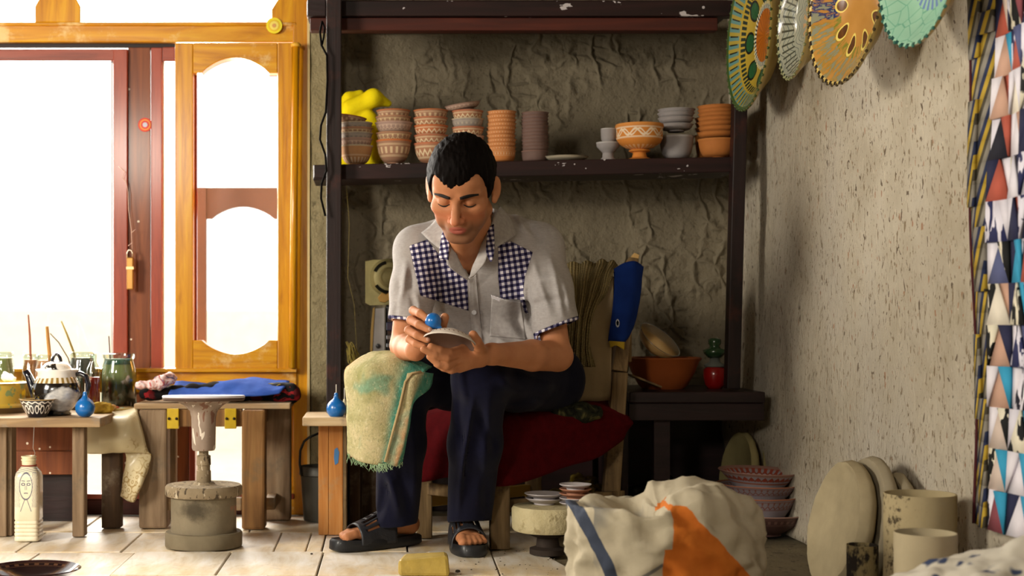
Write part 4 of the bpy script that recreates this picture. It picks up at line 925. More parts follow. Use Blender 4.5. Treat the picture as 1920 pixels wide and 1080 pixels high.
for px_, r_, c_ in ((203, .010, 'c89a6a'), (211, .013, 'd9b27a'), (218, .010, 'b4583a'), (228, .007, '3f9a84')):
    part('bead', flat('bead_'+c_, c_, .4), t, lambda b: b.lathe([(0, -r_), (r_*.7, -r_*.7), (r_, 0), (r_*.7, r_*.7), (0, r_)], 16, Matrix.Translation((P(px_, 0, 4.6)[0], 4.6+(px_-203)*.0008, ZT+max(r_, .008)))), smooth=True)
# painted bottle on the floor
g = G('cream_bottle_drawn_face', .35, .4, 0, .3); X, Y, Z = g.sep(g.co()); n = g.noise(g.co(), 20, 4, .6)
u = (X+.0)/.036; w_ = (Z-.165)/.05
face = g.ab(g.m('SQRT', g.m('POWER', u/.52, 2)+g.m('POWER', w_/.78, 2))-1) < .06
hair = g.m('MULTIPLY', (g.ab(g.sin(g.ab(u)*34+g.sin(w_*7)*2.2)) < .42)*(g.ab(u) > .50)*(g.ab(u) < .95), (w_ > -1.25)*(w_ < .85))
top = (g.ab(g.sin(w_*30+g.ab(u)*6)) < .35)*(w_ > .78)*(w_ < 1.05)*(g.ab(u) < .9)
eye = (g.ab(g.m('SQRT', g.m('POWER', (g.ab(u)-.22)/.13, 2)+g.m('POWER', (w_-.12)/.07, 2))-1) < .35); brow = (g.ab(w_-.30-g.ab(u)*.1) < .025)*(g.ab(g.ab(u)-.22) < .15)
nose = (g.ab(g.ab(u)-.06) < .02)*(w_ > -.22)*(w_ < .05); mouth = (g.ab(w_+.40+u*u*.6) < .03)*(g.ab(u) < .17); neck = (g.ab(g.ab(u)-.30+(w_+1.2)*.5) < .03)*(w_ < -.72)*(w_ > -1.5)
ln = g.mx(g.mx(g.mx(face, hair), g.mx(eye, brow)), g.mx(g.mx(nose, mouth), g.mx(neck, top)))*(Y < 0)
cc = g.mix(n, 'd3c8a8', 'f0ead6'); cc = g.mix(ln*.85, cc, '27345e'); cc = g.mix((X > .03)*.35, cc, 'a98a6a'); g.col(cc)
t = thing('bottle', (P(51, 0, 4.30)[0], 4.32, 0), 'square cream ceramic bottle with a woman\'s face drawn in blue ink', 'bottle')
def sq_loft(b, prof, x, y, n=32):
    vs = []
    for r, z, e in prof:
        for i in range(n):
            a = 2*PI*i/n; c, s = math.cos(a), math.sin(a); q = (abs(c)**e+abs(s)**e)**(-1/e); vs.append((x+r*q*c, y+r*q*s, z))
    m = len(prof); b.add(vs, [(k*n+i, k*n+(i+1) % n, (k+1)*n+(i+1) % n, (k+1)*n+i) for k in range(m-1) for i in range(n)]+[tuple(range(n))[::-1], tuple((m-1)*n+i for i in range(n))])
xc, yc = P(51, 0, 4.30)[0], 4.32
pf = [(.033, 0, 8), (.037, .004, 8)]
for i in range(5): pf += [(.037, .006+i*.0115, 8), (.0375, .012+i*.0115, 8), (.0345, .0155+i*.0115, 8)]
pf += [(.037, .066, 8), (.0365, .19, 7), (.034, .203, 5), (.024, .218, 3), (.021, .222, 2)]
part('body', g.mat, t, lambda b: sq_loft(b, pf, xc, yc), smooth=True, angle=60, origin=(xc, yc, 0))
part('neck', flat('cream_glaze', 'e2d6b2', .3, .4, 0, .3), t, lambda b: b.lathe([(.0205, .221), (.0205, .238), (.0225, .239), (.0225, .243), (.0205, .244), (.0205, .247), (.0225, .248), (.0225, .252), (.018, .253), (.015, .24), (0, .238)], 32, Matrix.Translation((xc, yc, 0))), smooth=True, angle=50)
part('ring', flat('dark_red_string', '8a2a1c', .7), t, lambda b: b.tube([(xc+.0225*math.cos(a), yc+.0225*math.sin(a), .2245) for a in np.linspace(0, 2*PI, 30)], .0018, 6), smooth=True)
b = MB(); b.tube([P(64, 800, 4.31), P(62, 840, 4.31), P(66, 850, 4.31), P(62, 858, 4.31)], .0009, 5); tag(b.build('thread', flat('grey_thread', 'a09a90', .8), smooth=True), 'short grey thread hanging above the neck of the painted bottle', 'thread')
# dark glazed bowl in the bottom left corner
kf = 3.52/F; g = clay('dark_brown_glaze', '120607', '221012', '5a3c2a', 26, .78, .12, 40*kf, '2a1416', 'dots', .06, 1)
lathe_thing('glazed_dish', [(0, 0), (34*kf, 0), (40*kf, 4*kf), (66*kf, 22*kf), (84*kf, 37*kf), (91*kf, 40*kf), (88*kf, 42*kf), (78*kf, 34*kf), (50*kf, 12*kf), (0, 7*kf)], g, (P(60, 0, 3.52)[0], 3.52, 0), 'dark brown glazed dish on the floor in the bottom left corner', 'bowl')
# ------------------------------------------------------------------ bench with cushions, potter's wheel
t = thing('bench', (P(405, 0, 4.7)[0], 4.7, 0), 'heavy timber bench with yellow metal brackets in front of the window', 'bench')
ZN = EYE-168*4.55/F
part('leg', M_['grey_wood'], t, lambda b: b.box((P(260, 0, 4.55)[0], 4.55, 0), (P(313, 0, 4.55)[0], 4.63, ZN)), bevel=.008)
part('leg', M_['bench_wood'], t, lambda b: b.box((P(453, 0, 4.53)[0], 4.53, 0), (P(497, 0, 4.53)[0], 4.61, ZN)), bevel=.008)
part('leg', M_['grey_wood'], t, lambda b: b.box((P(500, 0, 4.74)[0]-.012, 4.74, 0), (P(545, 0, 4.74)[0], 4.80, ZN)), bevel=.006)
part('leg', M_['grey_wood'], t, lambda b: b.box((P(300, 0, 4.76)[0], 4.76, 0), (P(330, 0, 4.76)[0], 4.80, ZN)), bevel=.006)
part('rail', M_['bench_wood'], t, lambda b: b.box((P(313, 0, 4.55)[0], 4.56, ZN-.055), (P(453, 0, 4.55)[0], 4.60, ZN)), bevel=.003)
part('rail', M_['grey_wood'], t, lambda b: b.box((P(497, 0, 4.6)[0]-.03, 4.60, ZN-.05), (P(497, 0, 4.6)[0], 4.80, ZN)), bevel=.003)
part('stretcher', M_['grey_wood_x'], t, lambda b: b.box((P(313, 0, 4.58)[0], 4.57, .055), (P(453, 0, 4.58)[0], 4.60, .095)), bevel=.003)
part('stretcher', M_['grey_wood_x'], t, lambda b: b.box((P(497, 0, 4.6)[0], 4.62, .05), (P(497, 0, 4.6)[0]+.03, 4.74, .09)), bevel=.003)
part('tabletop', M_['grey_wood_x'], t, lambda b: b.box((P(255, 0, 4.6)[0], 4.56, ZN+.001), (P(545, 0, 4.6)[0], 4.81, ZN+.018)), bevel=.003)
for x0 in (313, 421):
    br = part('bracket', flat('yellow_paint', 'c4a416', .45, .4, 0, .2, .2, 30), t, lambda b: b.pbox(x0, 766, x0+22, 804, 4.545, .012), bevel=.002)
    for sx in (4, 18): part('screw', flat('dark_screw', '1d1610', .5), br, lambda b: b.lathe([(0, 0), (.0045, 0), (.0045, .003), (0, .004)], 10, Matrix.Translation(Vector(P(x0+sx, 785, 4.544)))@Matrix.Rotation(PI/2, 4, 'X')), smooth=True)
g = G('black_cushion_red_yellow_print', .85); v = g.co(); X, Y, Z = g.sep(v); ends = g.mx(g.sm(X, .16, .20), g.sm(X*-1.0, .19, .22)); nn = g.noise(v, 14, 3, .6, 1)
cc = g.mix((nn > .60)*ends, '0b080a', '8e1a20'); cc = g.mix((nn < .38)*ends, cc, 'b8a428'); cc = g.mix((g.noise(v, 12, 2) > .66), cc, '5c151a'); g.col(cc)
lump('cushion', [np.array([P(272, 0, 4.66)[0], 4.66, ZN+.045]), np.array([P(400, 0, 4.66)[0], 4.68, ZN+.05]), np.array([P(545, 0, 4.66)[0], 4.68, ZN+.047])], [.022, .027, .032], g.mat, 'flat black cushion with red and yellow print along the bench', 'cushion', .012, 14, .005)
g = G('pastel_print_cloth', .85); v = g.co(); g.col(g.ramp(g.noise(v, 26, 2, .5, 1), [(.3, '3c4468'), (.4, 'd9a9a0'), (.5, 'f0e4e6'), (.58, 'c64a3c'), (.66, '8fa0c8'), (.75, 'e8e0d8')]))
lump('printed_cloth', [np.array([P(262, 0, 4.60)[0], 4.60, ZN+.075]), np.array([P(298, 0, 4.62)[0], 4.62, ZN+.078]), np.array([P(318, 0, 4.66)[0], 4.66, ZN+.095])], [.012, .016, .022], g.mat, 'bunched pastel printed cloth at the left end of the bench', 'cloth', .014, 30, .004)
g = G('royal_blue_cloth', .85, .1); v = g.co(); g.col(g.mix(g.noise(v, 30, 3), '24479c', '4468c0')).bump(g.noise(v, 60, 2), .2, .002); M_['bluecloth'] = g.mat
o = cloth('blue_cloth', [[(312, 752, 4.60), (380, 748, 4.585), (440, 744, 4.58), (490, 741, 4.60), (524, 738, 4.62)],
 [(318, 736, 4.64), (380, 738, 4.62), (430, 733, 4.62), (490, 730, 4.63), (532, 728, 4.64)],
 [(328, 718, 4.70), (385, 722, 4.68), (425, 714, 4.68), (480, 712, 4.70), (541, 720, 4.70)],
 [(332, 714, 4.78), (372, 719, 4.76), (425, 722, 4.76), (475, 708, 4.78), (543, 714, 4.78)]], M_['bluecloth'], None, 8, .006, 16, .004)
tag(o, 'royal blue cloth spread over the black cushion on the bench', 'cloth')
# the wheel
xw, yw = P(382, 0, 4.22)[0], 4.22; kw = yw/F; Mw = Matrix.Translation((xw, yw, 0))
g = G('speckled_dusty_stone', .9, .15); v = g.co(); cc = g.mix(g.noise(v, 14, 5, .7), '6c5f4c', 'a08f74'); cc = g.mix((g.noise(g.vs(v, (1, 1, .35)), 70, 3, .6) > .60)*.8, cc, '3a3028'); cc = g.mix((g.noise(g.vs(v, (1, 1, .35)), 60, 3, .6) < .36)*.7, cc, 'cfc2aa'); g.col(cc).bump(g.noise(v, 40, 4), .5, .004); M_['speck'] = g.mat
g = G('dusty_cement_soot', .9, .15); v = g.co(); X, Y, Z = g.sep(v); cc = g.mix(g.noise(v, 7, 5, .7), '5e5647', '92866f'); sp = g.sm(g.m('SQRT', g.m('POWER', (X+.01)/.055, 2)+g.m('POWER', (Z-.02)/.035, 2))+g.noise(v, 26, 5, .75)*1.6, 2.1, 1.0)*(Y < 0)
cc = g.mix(sp*.75, cc, '2a241c'); cc = g.mix(g.sm(g.noise(v, 16, 2), .68, .74)*.6, cc, 'a8725a'); g.col(cc).bump(g.noise(v, 26, 5, .7), .5, .005); M_['cement'] = g.mat
g = G('splattered_wheel_head', .8, .2); v = g.co(); cc = g.mix(g.noise(g.vs(v, (1, 1, .3)), 26, 4, .6), '7d6a5c', 'a8988a'); cc = g.mix((g.noise(g.vs(v, (1, 1, .25)), 50, 2) > .6)*.7, cc, '6e3c26'); cc = g.mix((g.noise(g.vs(v, (1, 1, .3)), 60, 2) < .35), cc, 'd6ccbe'); g.col(cc).bump(g.noise(v, 30, 4), .5, .003); M_['head'] = g.mat
t = thing('potters_wheel', (xw, yw, 0), 'old kick wheel with a round stone base and flat turntable before the bench', 'potter\'s wheel')
part('base_ring', flat('plain_cement', '7c715c', .9, .15, 0, 0, .3, 10, .4), t, lambda b: b.lathe([(0, 0), (71.5*kw, 0), (72*kw, 2*kw), (72*kw, 24*kw), (70*kw, 27*kw), (0, 27*kw)], 64, Mw), smooth=True, angle=40)
part('drum', M_['cement'], t, lambda b: b.lathe([(0, 26*kw), (61*kw, 26*kw), (61*kw, 96*kw), (0, 96*kw)], 64, Mw), smooth=True, angle=40)
part('flywheel', M_['speck'], t, lambda b: b.lathe([(0, 94*kw), (70*kw, 94*kw), (72*kw, 97*kw), (72*kw, 110*kw), (69*kw, 114*kw), (22*kw, 115*kw), (18*kw, 119*kw), (0, 119*kw)], 64, Mw), smooth=True, angle=40)
part('shaft', M_['speck'], t, lambda b: b.lathe([(0, 115*kw), (14*kw, 116*kw), (13.5*kw, 140*kw), (12*kw, 141*kw), (12*kw, 150*kw), (13.5*kw, 151*kw), (13*kw, 168*kw), (9*kw, 170*kw), (9*kw, 182*kw), (0, 182*kw)], 36, Mw), smooth=True, angle=40)
part('hub', M_['head'], t, lambda b: b.lathe([(0, 178*kw), (20*kw, 178*kw), (22*kw, 182*kw), (23*kw, 240*kw), (26*kw, 252*kw), (36*kw, 262*kw), (54*kw, 272*kw), (0, 272*kw)], 44, Mw), smooth=True, angle=50)
Mt = Mw@Matrix.Translation((0, 0, 270*kw))@Matrix.Rotation(math.radians(-1.9), 4, 'X')@Matrix.Translation((0, 0, -270*kw))
part('turntable', flat('dusty_turntable', '5c4a40', .7, .2, 0, 0, .3, 30), t, lambda b: b.lathe([(0, 270*kw), (74*kw, 271*kw), (77*kw, 274*kw), (77*kw, 277*kw), (0, 277*kw)], 64, Mt), smooth=True, angle=40)
part('bat', flat('pale_bat', 'd8d4da', .6), t, lambda b: b.lathe([(0, 277*kw), (77*kw, 277*kw), (77.5*kw, 279*kw), (76*kw, 281*kw), (0, 281*kw)], 64, Mt), smooth=True, angle=40)
# ------------------------------------------------------------------ plank stool with bulbs, bucket
t = thing('plank_stool', (P(620, 0, 4.43)[0], 4.45, 0), 'small plank stool with a pale top, left of the towel', 'stool')
ZS = EYE-182*4.35/F
part('top', M_['pale_wood'], t, lambda b: b.box((P(567, 0, 4.33)[0], 4.33, ZS-.026), (P(700, 0, 4.33)[0], 4.60, ZS)), bevel=.003)
part('leg_board', M_['plank'], t, lambda b: b.box((P(597, 0, 4.42)[0], 4.42, 0), (P(616, 0, 4.42)[0], 4.445, ZS-.027)), bevel=.002)
part('leg_board', M_['plank'], t, lambda b: b.box((P(616.5, 0, 4.42)[0], 4.42, 0), (P(643, 0, 4.42)[0], 4.445, ZS-.027)), bevel=.002)
pch = part('paint_mark', flat('blue_paint_dab', '4a7eb4', .6), t, lambda b: b.prism([(627, 843), (632, 839), (636, 848), (634, 868), (628, 872), (626, 858)], 4.4185, .001))
part('side_board', M_['chair_wood'], t, lambda b: b.box((P(643.5, 0, 4.42)[0], 4.42, 0), (P(650, 0, 4.42)[0], 4.59, ZS-.027)), bevel=.002)
part('leg_board', M_['dark_leg'], t, lambda b: b.box((P(655, 0, 4.55)[0], 4.55, 0), (P(675, 0, 4.55)[0], 4.58, ZS-.027)), bevel=.002)
part('rail', M_['plank'], t, lambda b: b.box((P(650, 0, 4.45)[0]+.003, 4.45, .235), (P(705, 0, 4.45)[0], 4.47, .285)), bevel=.002)
syringe(630.5, 766.5, 4.38, 18.5, 'blue rubber bulb standing on the pale-topped plank stool', pin=18)
syringe(646, 766.5, 4.44, 11.5, 'small cream rubber bulb behind the blue one on the stool', body=flat('cream_rubber', 'd8cfa8', .6), pin=22)
Yk = 4.75; kk = Yk/F; t = thing('bucket', (P(601, 0, Yk)[0], Yk, 0), 'dark metal bucket on the floor behind the plank stool', 'bucket'); Mk = Matrix.Translation((P(601, 0, Yk)[0], Yk, 0))
part('body', flat('dark_zinc', '48463f', .45, .5, .3), t, lambda b: b.lathe([(0, 0), (31*kk, 0), (32*kk, 3*kk), (37*kk, 84*kk), (40*kk, 86*kk), (39*kk, 100*kk), (37*kk, 102*kk), (35*kk, 99*kk), (31*kk, 12*kk), (0, 10*kk)], 44, Mk), smooth=True, angle=50)
part('handle', flat('black_rubber', '12100f', .5), t, lambda b: b.tube([P(x, y, Yk-.06) for x, y in [(566, 893), (562, 870), (563, 845), (570, 828), (580, 820), (598, 812)]]+[P(598, 812, Yk)], .004, 10), smooth=True)
# ------------------------------------------------------------------ dishes and raw clay on the right
Yr = 4.42; kr = Yr/F; xr = P(1422, 0, Yr)[0]
g = G('grey_dish_terracotta_pattern', .6, .3, 0, .15); v = g.co(); X, Y, Z = g.sep(v); a = g.m('ARCTAN2', Y, X)*(34/(2*PI)); tr = g.ab(g.fr(a+50)-.5)*2; r_ = g.m('SQRT', X*X+Y*Y)
hz = Z/(28*kr); cc = g.mix(g.noise(v, 12, 3), '8c8286', 'a8a0a4'); cc = g.mix((g.ab(hz-.62-tr*.22) < .07)*(hz < .9), cc, '8a4a36'); cc = g.mix(g.ab(hz-.42) < .05, cc, '9a5a44'); cc = g.mix(hz > .93, cc, '9a7468')
cc = g.mix((r_ > 56*kr)*(r_ < 66*kr)*(tr > .45)*(hz > .6), cc, '9a4634'); g.col(cc); M_['dish'] = g.mat
M_['dish_or'] = clay('grey_dish_orange_rim', '8a8086', '9c9298', '8a5040', 40, .5, .35, 30*kr, 'a46a50', 'wave2', .6)
M_['dish_dk'] = clay('dark_brown_dish', '4a3230', '5a403c', '7a5a50', 40, .6, .25, 42*kr, '947468', 'dots', .5)
def dish(loc, R, h, mat, label, group, rot=(0, 0, 0), foot=.5, name='dish', th=3.2):
    k = loc[1]/F
    pr = [(0, 0), (R*foot*k, 0), (R*foot*k, 3*k), (R*.80*k, h*.55*k), (R*.93*k, h*.86*k), (R*k, h*k), (R*.99*k, (h+1.2)*k), (R*.90*k, (h*.88+2)*k), (R*.76*k, (h*.56+th)*k), (R*foot*k, (3+th)*k), (0, (2+th)*k)]
    return lathe_thing(name, pr, mat, loc, label, 'dish', group, 52, rot, 50)
zz = [0, 46, 74, 104]                                  # heights in picture units
G1 = 'dishes stacked on the floor by the right wall'
dish((xr+.022, Yr+.01, 0), 84, 42, M_['dish_dk'], 'bottom, widest and darkest dish of the floor stack by the right wall', G1, foot=.36)
dish((xr, Yr, 32*kr), 76, 42, M_['dish_or'], 'third dish down of the floor stack by the right wall', G1, foot=.62)
dish((xr-.003, Yr, 64*kr), 76, 32, M_['dish_or'], 'second dish down of the floor stack by the right wall', G1, (0, .012, 0), foot=.62)
dish((xr, Yr, 90*kr), 75, 31, M_['dish'], 'top dish of the floor stack, with a terracotta chequer inside its rim', G1, (0.02, .03, 0), foot=.62)
M_['rawclay'] = flat('pale_raw_clay', 'a99b7c', .9, .15, 0, 0, .2, 14, .6)
M_['rawclay2'] = flat('yellowish_raw_clay', '9c8f62', .9, .15, 0, 0, .2, 14, .6)
M_['rawclay3'] = flat('greyer_raw_clay', '9a8f78', .9, .15, 0, 0, .22, 10, .7)
def slab(px, py, Y, R, th, mat, label, tilt, yaw, name='clay_disc', sy=1.0, lip=.006, group='raw clay discs leaning on the right wall'):
    k = Y/F; b = MB(); r = R*k
    b.lathe([(0, 0), (r*.93, 0), (r, th*.35), (r, th*.75), (r*.955, th+lip), (r*.89, th+lip*.8), (r*.82, th-.002), (0, th-.003)], 64, None, wob=.012)
    b.v = [(x+.003*MN.noise(Vector((x*40, y*40, z*40+px))), y+.003*MN.noise(Vector((x*40+7, y*40, z*40+px))), z+.0025*MN.noise(Vector((x*30, y*30+9, z*30+px)))) for x, y, z in b.v]
    o = b.build(name, mat, None, (0, 0, 0), smooth=True, angle=60)
    # stands on its edge: local z points to -x, leaning so that the top rests against the wall
    M = Matrix.Rotation(yaw, 4, 'Z')@Matrix.Rotation(-(PI/2-tilt), 4, 'Y')@Matrix.Diagonal((sy, 1, 1, 1))
    c = P(px, py, Y); o.matrix_world = Matrix.Translation(Vector(c))@M
    return tag(o, label, 'clay disc', group)
slab(1393, 893, 4.72, 82, .022, M_['rawclay2'], 'yellowish clay disc standing behind the floor stack of dishes', .14, .12)
slab(1421, 891, 4.76, 82, .022, M_['rawclay2'], 'clay disc nearest the wall behind the floor stack of dishes', .12, .05)
slab(1592, 988, 3.50, 121, .03, M_['rawclay'], 'large clay disc at the front, leaning with its face in full light', .22, .06, lip=.012)
slab(1634, 986, 3.47, 127, .028, M_['rawclay3'], 'second clay disc, tucked behind the large front one', .18, .04)
slab(1681, 1004, 3.43, 115, .026, M_['rawclay3'], 'clay disc half hidden behind the tall clay cylinder', .14, .02)
def tubepot(px, Y, R, y0, mat, label, wall=.10, name='clay_cylinder'):
    k = Y/F; zt = EYE+(600-y0)*Y/F; r = R*k; x = P(px, 0, Y)[0]
    return lathe_thing(name, [(0, 0), (r*1.0, 0), (r*1.02, .01), (r*.985, zt*.5), (r*.99, zt-.004), (r*.985, zt), (r*(1-wall*.55), zt), (r*(1-wall*.6), zt-.02), (r*(1-wall*.6), .02), (0, .02)], mat, (x, Y, 0), label, 'pot', 'raw clay cylinders by the right wall', 52)
g = G('pale_clay_with_soot', .9, .15); v = g.co(); X, Y, Z = g.sep(v); cc = g.mix(g.noise(v, 8, 5, .6), '978867', 'bcac86'); cc = g.mix(g.sm(g.noise(v, 24, 5, .7)-g.ab(X+.06)*3, .5, .6), cc, '4a4030'); g.col(cc).bump(g.noise(v, 20, 5, .7), .4, .004); M_['potclay'] = g.mat
g = G('dark_stained_clay', .7, .2); v = g.co(); cc = g.mix(g.sm(g.noise(g.vs(v, (1, 1, .6)), 26, 4, .65), .45, .55), '8d7e58', '2a241e'); g.col(cc); M_['darkclay'] = g.mat
tubepot(1725, 3.12, 66, 925, M_['potclay'], 'tall wide clay cylinder at the right wall, the tallest of the three')
tubepot(1735, 2.95, 57, 998, flat('light_clay', 'b3a586', .85, .2, 0, 0, .15, 9, .4), 'medium pale clay cylinder in front of the tall one')
tubepot(1617, 3.20, 29, 1021, M_['darkclay'], 'small dark-stained clay cylinder in front of the leaning discs')
# ------------------------------------------------------------------ stone slab with plates
Yp = 4.07; kp = Yp/F; xp = P(1027, 0, Yp)[0]
g = G('chipped_pale_plaster_block', .9, .15); v = g.co(); cc = g.mix(g.noise(v, 10, 5, .7), 'a89a70', 'd6cba6'); cc = g.mix(g.sm(g.noise(v, 34, 4, .7), .58, .66)*.5, cc, '7d6c44'); g.col(cc).bump(g.noise(v, 18, 6, .7), .9, .012); M_['block'] = g.mat
ZP = .066
t = thing('banding_wheel', (xp, Yp, 0), 'thick chipped plaster disc on a low rusty pivot in front of the chair', 'wheel')
b = MB(); b.lathe([(0, ZP), (64*kp, ZP), (67*kp, ZP+4*kp), (68*kp, ZP+40*kp), (64*kp, ZP+46*kp), (0, ZP+47*kp)], 60, Matrix.Translation((xp, Yp, 0)), wob=.012)
o = b.build('plaster_disc', M_['block'], t, smooth=True, angle=40)
part('pivot', flat('rusty_iron', '3a302a', .8, .3, .3, 0, .3, 30, .4), t, lambda b: b.lathe([(0, 0), (34*kp, 0), (34*kp, 10*kp), (22*kp, 14*kp), (20*kp, 30*kp), (36*kp, 36*kp), (36*kp, ZP), (0, ZP)], 36, Matrix.Translation((xp, Yp, 0))), smooth=True, angle=40)
ZQ = ZP+47*kp; M_['pwhite'] = flat('whitish_biscuit', 'b9b2b4', .6, .3, 0, .1)
dish((P(1022, 0, 4.07)[0], 4.09, ZQ), 35, 11, M_['pwhite'], 'lower of two pale plates on the plaster disc', 'pale plates on the plaster disc', name='plate', foot=.55, th=2)
dish((P(1022, 0, 4.07)[0], 4.09, ZQ+10*kp), 37, 10, M_['pwhite'], 'upper of two pale plates on the plaster disc', 'pale plates on the plaster disc', name='plate', foot=.55, th=2)
M_['porange'] = flat('orange_edged_biscuit', 'a8745a', .6, .3)
for i in range(5):
    dish((P(1078, 0, 4.03)[0], 4.02, ZQ+8.4*kp*i), 30, 9, M_['pwhite'] if i not in (2, 3) else M_['porange'], ['lowest', 'second lowest', 'middle', 'second highest', 'topmost'][i]+' saucer in the stack of five on the plaster disc', 'saucers stacked on the plaster disc', name='saucer', foot=.55, th=2)
# round vessel behind the sack
g = G('cream_vessel_black_marks', .4, .3, 0, .3); v = g.co(); cc = g.mix(g.sm(g.noise(v, 18, 4, .7), .6, .65), 'cfc0a2', '2a2420'); g.col(cc)
kv = 3.62/F; lathe_thing('round_vessel', [(0, 0), (14*kv, 0), (26*kv, 14*kv), (32*kv, 36*kv), (28*kv, 60*kv), (16*kv, 74*kv), (12*kv, 80*kv), (10*kv, 80*kv), (14*kv, 70*kv), (0, 66*kv)], g.mat, (P(1104, 0, 3.62)[0], 3.62, 0), 'round cream vessel with black marks peeping out left of the fabric sack', 'vessel')
# ------------------------------------------------------------------ fabric sacks in the foreground
g = G('sack_print_and_shade', .85, .1); v = g.co(); X, Y, Z = g.sep(v); n = g.noise(v, 7, 4, .6)
cc = g.mix(n, '8f8470', 'c4b99f'); cc = g.mix(g.sm(g.noise(v, 5, 3), .42, .55)*(X < -.0)*(X > -.16)*.8, cc, '77756f')  # the grey puts the left face's shading into the colour
lin = X*1.0+(Z-.2)*.48; cc = g.mix((g.ab(lin+.145+n*.02) < .0125), cc, '3c4250'); cc = g.mix((g.ab(X-.02-(Z-.2)*1.6) < .007)*(Z < .2), cc, '6a6660')
oz = g.m('MULTIPLY', (X > -.012+(n-.5)*.02+(Z < .20)*-.016), (Z < .285-g.mx((X-.02), 0.0)*1.05+(n-.5)*.05)); oz = oz*(Y < .02); cc = g.mix(oz, cc, g.mix(g.noise(v, 14, 4, .6), 'a8521a', 'd07a30'))
g.col(cc).bump(g.noise(v, 22, 5, .6), .4, .008); M_['sack'] = g.mat
def sack():
    Ys = 3.05; ks = Ys/F; cx = P(1241, 0, Ys)[0]; n = 110; m = 60; vs = []
    for j in range(m):
        v = j/(m-1)
        for i in range(n):
            a = 2*PI*i/n; c, s = math.cos(a), math.sin(a)
            if v < .70: r = .90+.12*math.sin(v/.70*PI*.62+.3); z = v/.70
            else:
                q = (v-.70)/.30; r = max(0, 1-q)**.55; z = 1+.0*q
            x = c*r*.188; y = s*r*.15
            H_ = (.262+.022*math.exp(-((x-.075)/.06)**2)-.016*math.exp(-((x+.04)/.03)**2)) if v >= .7 else .257+.0*x
            zz = z*H_ if v < .7 else H_*(1-.0)+(.032*math.sin(q*PI*.9)*(1 if x > 0 else .35))-(.06*q*q if x < -.02 else .01*q)
            f = .012*MN.fractal(Vector((x*7+3, y*7, zz*7)), 1, 2, 3)+.026*(1-abs(MN.noise(Vector((x*13-z*2.6, y*13, zz*13+x*9))))*2.2)*.6+.008*(1-abs(MN.noise(Vector((x*30, y*30, zz*26+x*20))))*2)
            k = 1+f/.19*(1 if v < .9 else 1-(v-.9)*10)
            vs.append((cx+x*k+.012*math.sin(zz*14), Ys+y*k, max(0, zz+f*.6*(v > .6))))
    vs.append((cx-.01, Ys, .262))
    fs = [(j*n+i, j*n+(i+1) % n, (j+1)*n+(i+1) % n, (j+1)*n+i) for j in range(m-1) for i in range(n)]+[((m-1)*n+i, (m-1)*n+(i+1) % n, m*n) for i in range(n)]+[tuple(range(n))[::-1]]
    b = MB(); b.add(vs, fs); o = b.build('fabric_sack', M_['sack'], None, (cx, Ys, 0), smooth=True)
    tag(o, 'stuffed cream fabric sack with a big orange patch and dark stripe, in the foreground', 'sack')
sack()
g = G('white_sack_blue_blots', .8, .1); v = g.co(); X, Y, Z = g.sep(v); n = g.noise(v, 8, 4, .6)
cc = g.mix(n, 'b3aa96', 'd8d2c4'); cc = g.mix(g.sm(g.noise(v, 15, 2, .5), .62, .66), cc, '39435e'); cc = g.mix(g.sm(g.noise(g.vs(v, (1, 1, 1)), 6.5, 2), .60, .66), cc, 'b08c3c'); cc = g.mix((X > .13)*(Z < .245), cc, 'c0661e')
g.col(cc).bump(g.noise(v, 20, 5), .4, .008); M_['sack2'] = g.mat
def sack2():
    n = 90; m = 60; b = MB(); vs = []
    for j in range(m):
        for i in range(n):
            u = i/(n-1); v = j/(m-1); x = .80+u*.62; y = 2.78-.46*v
            prof = np.interp(u, [0, .1, .2, .35, .54, .7, .85, 1], [.03, .14, .190, .222, .258, .275, .27, .25])*1.0
            z = prof*math.sin(PI*min(1, max(0, .02+v*.96)))**.45
            z += .02*MN.fractal(Vector((x*9, y*9, 1)), 1, 2, 4)+.022*abs(MN.noise(Vector((x*14, y*10, 4))))
            if x > 1.26: z *= 1
            if u in (0, 1) or j in (0, m-1): z = 0
            vs.append((x if x < 1.27 else 1.27+(x-1.27)*.05, y, max(0, z)))
    b.add(vs, [(j*n+i, j*n+i+1, (j+1)*n+i+1, (j+1)*n+i) for j in range(m-1) for i in range(n-1)]+[tuple([i for i in range(n)]+[k*n+n-1 for k in range(1, m)]+[(m-1)*n+i for i in range(n-2, -1, -1)]+[k*n for k in range(m-2, 0, -1)])])
    o = b.build('fabric_sack', M_['sack2'], None, smooth=True)
    tag(o, 'crumpled white sack with blue blots in the bottom right corner', 'sack')
sack2()
# yellow block and debris on the floor
lump('soap_block', [FP(764, 1076)+[0, .04, .03], FP(826, 1076)+[0, .04, .028]], [.03, .03], flat('cracked_yellow_block', 'b89a4c', .7, .3, 0, 0, .22, 24, .5), 'cracked yellow clay block on the tiles before the sandals', 'block', .004, 30, .003)
bpy.data.objects.remove(bpy.context.scene.objects['soap_block'])
def block():
    t = FP(795, 1081); b = MB(); w = .067
    b.add([(t[0]-w, t[1]-.0, 0), (t[0]+w, t[1]-.005, 0), (t[0]+w+.004, t[1]+.085, 0), (t[0]-w+.012, t[1]+.085, 0), (t[0]-w-.002, t[1]+.008, .040), (t[0]+w-.004, t[1]+.010, .052), (t[0]+w-.004, t[1]+.075, .053), (t[0]-w+.018, t[1]+.078, .048)],
          [(0, 3, 2, 1), (4, 5, 6, 7), (0, 1, 5, 4), (1, 2, 6, 5), (2, 3, 7, 6), (3, 0, 4, 7)])
    o = b.build('clay_block', flat('cracked_yellow_clay', 'b59a48', .6, .3, 0, .1, .25, 26, .8), None, bevel=.009)
    tag(o, 'cracked yellow clay block on the tiles in front of the sandals', 'block')
block()
